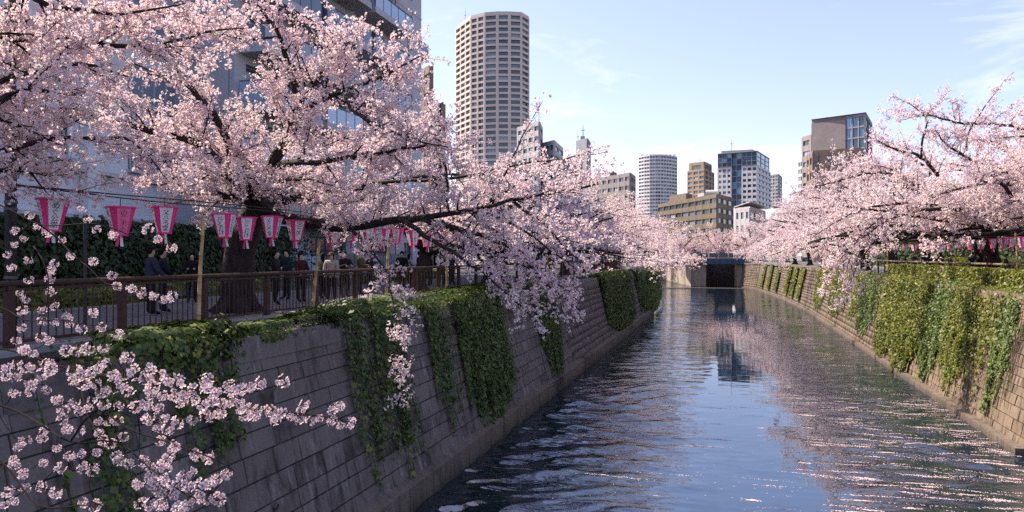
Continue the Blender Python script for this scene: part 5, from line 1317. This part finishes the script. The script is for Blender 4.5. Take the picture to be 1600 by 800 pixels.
simple_box(rt, 'penthouse', [pd(1127, 506), pd(1176, 498), pd(1190, 520), pd(1140, 530)], zt(240, D0), zt(234, D0), BM['concrete'])
simple_box(rt, 'roof_slab', [pd(1121, 503), pd(1183, 488), pd(1203, 528), pd(1140, 540)], zt(240, D0) + .06, zt(239, D0), BM['concrete'])
antenna(rt, pd(1143, 506), zt(234, D0), zt(213, D0), .2)
tower('grey_office', 'slim grey blue block right behind the white office', 'office', [pd(1203, 560), pd(1216, 552), pd(1222, 575), pd(1209, 585)], zt(322, 555), zt(273, 555), 9, [3, 2, -1, -1], BM['grey'], sp=.4, pier=.6, deep=.4)
# long low tan block above the far blossom
D0 = 262; zT = zt(304, 250)
rt = tower('low_block', 'long olive brown low block with window bands above the far blossom', 'building', [pd(1028, 300), pd(1121, 248), pd(1146, 268), pd(1052, 320)], zT - 4 * 3.3, zT - .3, 4, [9, 3, -1, -1], BM['olive'], sp=.52, pier=.5, deep=.45, mull=2, fm='frame_pale')
simple_box(rt, 'lower_wall', inset([Vector(p) for p in ccw([pd(1028, 300), pd(1121, 248), pd(1146, 268), pd(1052, 320)])], .3), -1, zT - 4 * 3.3, BM['olive'])
simple_box(rt, 'roof_house', [pd(1046, 292), pd(1072, 278), pd(1082, 285), pd(1056, 300)], zT + .2, zT + 2.8, BM['olive'])
simple_box(rt, 'roof_house', [pd(1090, 268), pd(1100, 264), pd(1106, 270), pd(1096, 275)], zT + .2, zT + 1.7, BM['concrete'])
mb = MB(); c = pd(1112, 262); mb.tube([(c[0] - 2, c[1], zT + 1.4), (c[0] + 2, c[1], zT + 1.4)], 1.1, 12); relink(mb.build('water_tank', M['frame_pale']), rt)
# pale house with a pitched roof
hp = [pd(1148, 225), pd(1172, 218), pd(1196, 240), pd(1170, 248)]
rt = tower('pale_house', 'pale house with a slanting roof right of the low brown block', 'house', hp, -.1, zt(326, 220), 4, [3, 3, -1, -1], BM['concrete'], sp=.5, pier=1.1, deep=.3)
mb = MB(); zz = zt(326, 220)
a, b, c_, d = [Vector((*p, zz + .5)) for p in hp]; e = Vector((0, 0, 1.9))
mb.add([a - Vector((.2, .1, -.4)), b + e * .8, c_ + e * .8, d + Vector((0, 0, .4)), a - Vector((.2, .1, -.1)), b + e * .65, c_ + e * .65, d], [(0, 1, 2, 3), (7, 6, 5, 4), (0, 4, 5, 1), (1, 5, 6, 2), (2, 6, 7, 3), (3, 7, 4, 0)]); relink(mb.build('roof', BM['concrete']), rt)
# brown office block on the right
D0 = 205; zT = zt(190, 200)
rt = tower('office_block', 'grey brown office block with a glazed corner, above the right bank trees', 'office', [pd(1268, 206), pd(1321, 200), pd(1323, 220), pd(1270, 226)], zt(240, 203), zT, 3, [0, -1, -1, 0], BM['taupe'], deep=.4)
rt['label'] = 'grey brown office block with a glazed corner, above the right bank trees'
tower('x', '', '', [pd(1321.2, 200.2), pd(1352, 196), pd(1363, 212), pd(1332, 222)], zt(300, 200), zt(184, 200), 7, [3, 2, -1, -1], BM['grey'], gm='glass_blue', sp=.12, pier=.25, deep=.35, root=rt, wall_name='glazed_corner', mull=1)
simple_box(rt, 'roof_slab', [pd(1267, 206), pd(1353, 195.5), pd(1363, 212), pd(1280, 226)], zt(184, 200) + .62, zt(182, 200) + .3, BM['concrete'])
simple_box(rt, 'upper_wall', [pd(1268.4, 206.3), pd(1321, 200.4), pd(1322, 212), pd(1270, 218)], zT + .56, zt(184, 200) + .6, BM['taupe'])
tower('x', '', '', [pd(1253, 214), pd(1267.5, 209), pd(1270, 226), pd(1256, 230)], -1, zt(209, 205), 12, [1, -1, -1, 3], BM['taupe'], sp=.55, pier=1.0, deep=.35, root=rt, wall_name='side_wing')
tower('x', '', '', [pd(1260, 202), pd(1270, 193), pd(1346, 187), pd(1346, 199), pd(1270, 206)], zt(330, 190), zt(236, 190), 4, [2, 4, -1, -1, -1], BM['dbrown'], sp=.55, pier=1.7, deep=.4, root=rt, wall_name='front_wing')
simple_box(rt, 'front_wing_base', [pd(1262, 202), pd(1271, 194), pd(1345, 188), pd(1345, 199), pd(1270, 206)], -1, zt(330, 190) - .2, BM['dbrown'])
for k, (px, y) in enumerate([(1284, 199), (1292, 197), (1305, 196), (1281, 212), (1290, 213), (1306, 210), (1310, 222)]):
    c = P(px, y, 206.4 - (px - 1268) * .113); o = link('window', window_mesh(1.2 if k % 2 else .7, .7 + .4 * (k % 3), 'glass', 'frame')); o.location = c; o.rotation_euler = (0, 0, YAW - .5); relink(o, rt)
for px in (1292, 1336, 1350): antenna(rt, pd(px, 208), zt(182, 200), zt(172, 200), .07)
for px in (1247, ):
    tower('slim_block', 'slim blue grey block far left of the brown office', 'building', [pd(1247, 330), pd(1254, 326), pd(1258, 336), pd(1250, 340)], -1, zt(252, 330), 14, [2, 1, -1, -1], BM['pale'], sp=.4, pier=.5, deep=.3)
# left middle distance
rt = tower('grey_slab', 'dark grey slab tower carrying two masts', 'tower', [pd(900, 330), pd(918, 322), pd(923, 334), pd(906, 342)], zt(290, 325), zt(219, 325), 6, [0, 1, -1, -1], BM['grey'], sp=.6, pier=1.2, deep=.4)
simple_box(rt, 'lower_wall', [pd(901, 331), pd(918, 323), pd(923, 334), pd(906, 341)], -1, zt(290, 325), BM['grey'])
simple_box(rt, 'mast_base', [pd(907, 328), pd(914, 328), pd(914, 332), pd(907, 332)], zt(219, 325) + .5, zt(211, 325), BM['concrete'])
antenna(rt, pd(911, 330), zt(211, 325), zt(192, 325), .22); antenna(rt, pd(903, 330), zt(219, 325), zt(204, 325), .15)
rt = tower('flat_building', 'low dark grey building with a flat roof left of the round tower', 'building', [pd(924, 285), pd(985, 262), pd(993, 275), pd(932, 298)], -1, zt(273, 265), 10, [7, 2, -1, -1], BM['taupe'], sp=.55, pier=.9, deep=.4)
mb = MB(); c = pd(958, 276); mb.box((c[0], c[1], zt(270, 265) + .4), (2.4, 2.4, 1.6)); mb.tube([(c[0], c[1], zt(268, 265)), (c[0], c[1], zt(262, 265))], [.9, .3], 8); relink(mb.build('roof_vent', BM['dbrown']), rt); antenna(rt, pd(976, 270), zt(271, 265), zt(262, 265), .08)
rt = tower('terraced_block', 'pale grey terraced block behind the left blossom', 'building', [pd(808, 240), pd(843, 228), pd(848, 240), pd(815, 252)], -1, zt(193, 230), 14, [4, 1, -1, -1], BM['concrete'], sp=.55, pier=.9, deep=.4)
tower('x', '', '', [pd(843.5, 236), pd(866, 229), pd(880, 246), pd(850, 252)], -1, zt(222, 230), 12, [3, 2, -1, -1], BM['concrete'], sp=.55, pier=.8, deep=.4, root=rt, wall_name='terrace')
tower('x', '', '', [pd(866.5, 238), pd(905, 226), pd(910, 246), pd(882, 250)], -1, zt(246, 228), 10, [5, 1, -1, -1], BM['pale'], sp=.55, pier=.8, deep=.4, root=rt, wall_name='terrace')
antenna(rt, pd(842, 236), zt(193, 230), zt(172, 230), .1)
rt = tower('stepped_block', 'brown stepped block right beside the tall apartment house', 'building', [pd(650, 118), pd(674, 112), pd(676, 125), pd(655, 130)], -1, zt(112, 115), 11, [2, 1, -1, -1], BM['dbrown'], sp=.5, pier=.9, deep=.35)
tower('x', '', '', [pd(672, 117), pd(693, 112), pd(696, 125), pd(675, 128)], -1, zt(166, 113), 9, [2, 1, -1, -1], BM['dbrown'], sp=.5, pier=.9, deep=.35, root=rt, wall_name='lower_step')

# apartment house on the left: facade along the canal, balconies with glass fronts
AX = -24.5; AZ = 24.0; FHT = 3.0
ap = empty('apartment_house', (AX - 6, 47, 0)); props(ap, 'tall grey apartment house with glass balconies behind the left trees', 'apartment house')
mb = MB()
cols_y = [34.5, 41.0, 47.6, 54.6, 60.0]
prism(mb, ccw([(AX - .35, 34.5), (AX - .35, 60.0), (AX - 14, 60.0), (AX - 14, 34.5)]), -.1, AZ)
nfl = int(AZ / FHT); wm = window_mesh(1.7, 1.35, 'glass', 'frame', 1); dm = window_mesh(4.6, 2.2, 'glass', 'frame', 3)
for f in range(nfl):
    z = .3 + f * FHT
    # right bay: solid wall around one window
    mb.box((AX - .17, 55.55, z + 1.5), (.34, 1.5, FHT - .02)); mb.box((AX - .17, 59.0, z + 1.5), (.34, 1.9, FHT - .02)); mb.box((AX - .17, 57.17, z + .45), (.335, 1.74, .9)); mb.box((AX - .17, 57.17, z + 2.62), (.335, 1.74, .74))
    mb.box((AX - .12, 57.2, z - .0), (.30, 5.5, .16))
    for i in range(3):
        ya, yb = cols_y[i], cols_y[i + 1]
        mb.box((AX - .15, ya + .5, z + 1.5), (.30, 1.0, FHT - .03)); mb.box((AX - .15, yb - .45, z + 1.5), (.30, .9, FHT - .03)); mb.box((AX - .16, (ya + yb) / 2, z + 2.7), (.28, yb - ya - 1.9, .58))
relink(mb.build('wall', BM['apt']), ap)
M['balcony_glass'] = glass_mat('balcony_glass', (.10, .15, .21), .1, .8)
for f in range(nfl):
    z = .3 + f * FHT
    o = link('window', wm); o.location = (AX - .26, 57.17, z + 1.58); o.rotation_euler = (0, 0, math.pi / 2); relink(o, ap)
    for i in range(3):
        ya, yb = cols_y[i], cols_y[i + 1]; c = (ya + yb) / 2
        o = link('window', dm); o.location = (AX - .24, c, z + 1.2); o.rotation_euler = (0, 0, math.pi / 2); relink(o, ap)
        wb = yb - ya - .6; bal = empty('balcony', (AX, c, z)); relink(bal, ap)
        m2 = MB(); m2.box((AX + .8, c, z - .06), (1.6, wb, .26)); m2.box((AX + .8, c, z + .16), (1.56, wb - .04, .16)); relink2 = m2.build('balcony_slab', BM['apt']); relink2.parent = bal; relink2.matrix_parent_inverse = Matrix.Translation((AX, c, z)).inverted()
        m2 = MB(); npn = 5
        for k in range(npn + 1): m2.box((AX + 1.55, c - wb / 2 + .04 + (wb - .08) * k / npn, z + .78), (.06, .06, 1.1))
        m2.box((AX + 1.55, c, z + 1.33), (.09, wb, .06))
        for s in (-1, 1): m2.box((AX + .8, c + s * (wb / 2 - .03), z + 1.33), (1.42, .06, .055))
        q = m2.build('balcony_frame', M['frame']); q.parent = bal; q.matrix_parent_inverse = Matrix.Translation((AX, c, z)).inverted()
        m2 = MB()
        for k in range(npn): m2.box((AX + 1.552, c - wb / 2 + (wb - .08) * (k + .5) / npn + .04, z + .76), (.025, wb / npn - .1, 1.0))
        for s in (-1, 1): m2.box((AX + .78, c + s * (wb / 2 - .03), z + .76), (1.4, .025, 1.0))
        q = m2.build('balcony_glass', M['balcony_glass']); q.parent = bal; q.matrix_parent_inverse = Matrix.Translation((AX, c, z)).inverted()
    if f % 2 == 0:
        m2 = MB(); m2.box((AX - 1.0, 60.8, z), (2.0, 1.6, .2)); m2.box((AX - .05, 60.8, z + .7), (.05, 1.6, 1.1)); m2.box((AX - 1, 61.55, z + .7), (2.0, .05, 1.1)); relink(m2.build('end_balcony', M['balcony_glass']), ap)
mb = MB(); prism(mb, ccw([(AX + .1, 34.4), (AX + .1, 60.1), (AX - 14.1, 60.1), (AX - 14.1, 34.4)]), AZ + .01, AZ + .8); relink(mb.build('parapet', BM['apt']), ap)

# blue grey building with lap siding
def siding_mat():
    m, n, l, b = mat('lap_siding'); g = n.new('ShaderNodeNewGeometry'); sx = n.new('ShaderNodeSeparateXYZ'); l.new(g.outputs['Position'], sx.inputs['Vector'])
    mu = n.new('ShaderNodeMath'); mu.operation = 'MULTIPLY'; l.new(sx.outputs['Z'], mu.inputs[0]); mu.inputs[1].default_value = 1 / .16
    fr = n.new('ShaderNodeMath'); fr.operation = 'FRACT'; l.new(mu.outputs['Value'], fr.inputs[0])
    bp = n.new('ShaderNodeBump'); bp.inputs['Strength'].default_value = .8; bp.inputs['Distance'].default_value = .02; bp.invert = True; l.new(fr.outputs['Value'], bp.inputs['Height']); l.new(bp.outputs['Normal'], b.inputs['Normal'])
    t = n.new('ShaderNodeTexNoise'); t.inputs['Scale'].default_value = .6; t.inputs['Detail'].default_value = 6; l.new(g.outputs['Position'], t.inputs['Vector'])
    r = ramp(n, [(.3, (.54, .55, .58)), (.7, (.64, .65, .68))]); l.new(t.outputs['Fac'], r.inputs['Fac']); l.new(r.outputs['Color'], b.inputs['Base Color']); b.inputs['Roughness'].default_value = .6
    return m
M['siding'] = siding_mat()
O = np.array((*pd(132, 33.2), 0.)); dv = Vector((-math.sin(R(10)), math.cos(R(10)), 0)); nv = Vector((dv.y, -dv.x, 0))   # nv towards the canal
an = math.atan2(dv.y, dv.x); RzS = Matrix.Rotation(an, 3, 'Z')
sb = empty('siding_building', (O[0], O[1], 0), 0); props(sb, 'blue grey building with horizontal siding and ledges behind the dark hedge', 'building')
HS = 15.4
def sbox(name, s, n0, z, size, m):
    c = Vector(O) + dv * s + nv * n0; mb = MB(); mb.box((c.x, c.y, z), size, RzS); return relink(mb.build(name, m), sb)
sbox('wall', 0, -6.2, HS / 2, (44, 12, HS), M['siding'])
for s, w in [(-3.2, 4.6), (-9.4, 5.0), (-15.6, 5.0), (5.6, 4.2), (11.4, 4.2), (17.2, 3.6)]:
    for f in range(4):
        z = 6.55 + f * 3.3
        o = link('window', window_mesh(w, 1.75, 'glass', 'frame_pale', 3)); c = Vector(O) + dv * s + nv * -.16; o.location = (c.x, c.y, z); o.rotation_euler = (0, 0, an); relink(o, sb)
        sbox('sill', s, -.02, z - .99, (w + .3, .40, .14), M['frame_pale'])
        sbox('lintel', s, -.08, z + .95, (w + .2, .26, .10), M['frame_pale'])
for s in (-21, -12.5, -6.3, .4, 8.5, 14.3, 21): sbox('pilaster', s, .0, HS / 2, (.9, .36, HS), M['siding'])
for z in (3.2, 5.2): sbox('ledge', 0, -.05, z, (43.6, .42, .16), M['frame_pale'])
sbox('ground_floor_panel', 6, -.1, 1.6, (9, .25, 2.4), M['glass'])
sbox('cornice', 0, -.1, HS + .15, (44.6, .8, .3), M['frame_pale'])

# ------------------------------------------------------------------ petals floating on the water, rafts also standing in for blossom reflections
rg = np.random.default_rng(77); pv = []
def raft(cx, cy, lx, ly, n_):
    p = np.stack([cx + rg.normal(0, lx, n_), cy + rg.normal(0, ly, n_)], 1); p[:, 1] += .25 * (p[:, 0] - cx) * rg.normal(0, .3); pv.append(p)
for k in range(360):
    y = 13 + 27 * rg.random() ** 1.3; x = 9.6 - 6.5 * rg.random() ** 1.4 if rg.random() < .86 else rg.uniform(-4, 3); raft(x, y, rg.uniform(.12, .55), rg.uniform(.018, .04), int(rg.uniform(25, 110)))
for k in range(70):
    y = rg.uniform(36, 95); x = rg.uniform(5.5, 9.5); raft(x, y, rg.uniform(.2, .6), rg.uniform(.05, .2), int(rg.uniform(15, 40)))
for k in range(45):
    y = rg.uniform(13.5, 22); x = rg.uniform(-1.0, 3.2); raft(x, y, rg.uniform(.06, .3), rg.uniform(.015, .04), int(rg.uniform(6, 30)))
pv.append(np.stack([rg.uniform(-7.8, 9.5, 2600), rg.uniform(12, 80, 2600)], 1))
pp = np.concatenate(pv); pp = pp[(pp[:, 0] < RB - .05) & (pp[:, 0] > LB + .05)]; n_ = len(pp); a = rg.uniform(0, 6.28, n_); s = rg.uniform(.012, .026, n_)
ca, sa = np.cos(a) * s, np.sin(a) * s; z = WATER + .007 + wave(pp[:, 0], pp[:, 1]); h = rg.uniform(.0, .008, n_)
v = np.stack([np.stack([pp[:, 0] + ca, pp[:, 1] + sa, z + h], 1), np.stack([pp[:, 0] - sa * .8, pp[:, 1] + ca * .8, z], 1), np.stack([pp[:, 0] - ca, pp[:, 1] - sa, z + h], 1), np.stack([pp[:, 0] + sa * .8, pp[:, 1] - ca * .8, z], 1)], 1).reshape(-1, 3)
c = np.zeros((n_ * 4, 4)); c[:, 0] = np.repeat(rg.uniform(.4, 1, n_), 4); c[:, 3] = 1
me = tri_mesh('fallen_petals', v, np.arange(n_ * 4).reshape(-1, 4), c); me.materials.append(M['petal_wet']); o = link('fallen_petals', me); props(o, 'pale fallen petals in streaks, partly standing in for blossom reflections on the canal water', 'petals', kind='stuff')
print('OBJECTS', len(bpy.data.objects), 'TRIS', sum(len(m_.loop_triangles) if m_.loop_triangles else len(m_.polygons) for m_ in bpy.data.meshes))
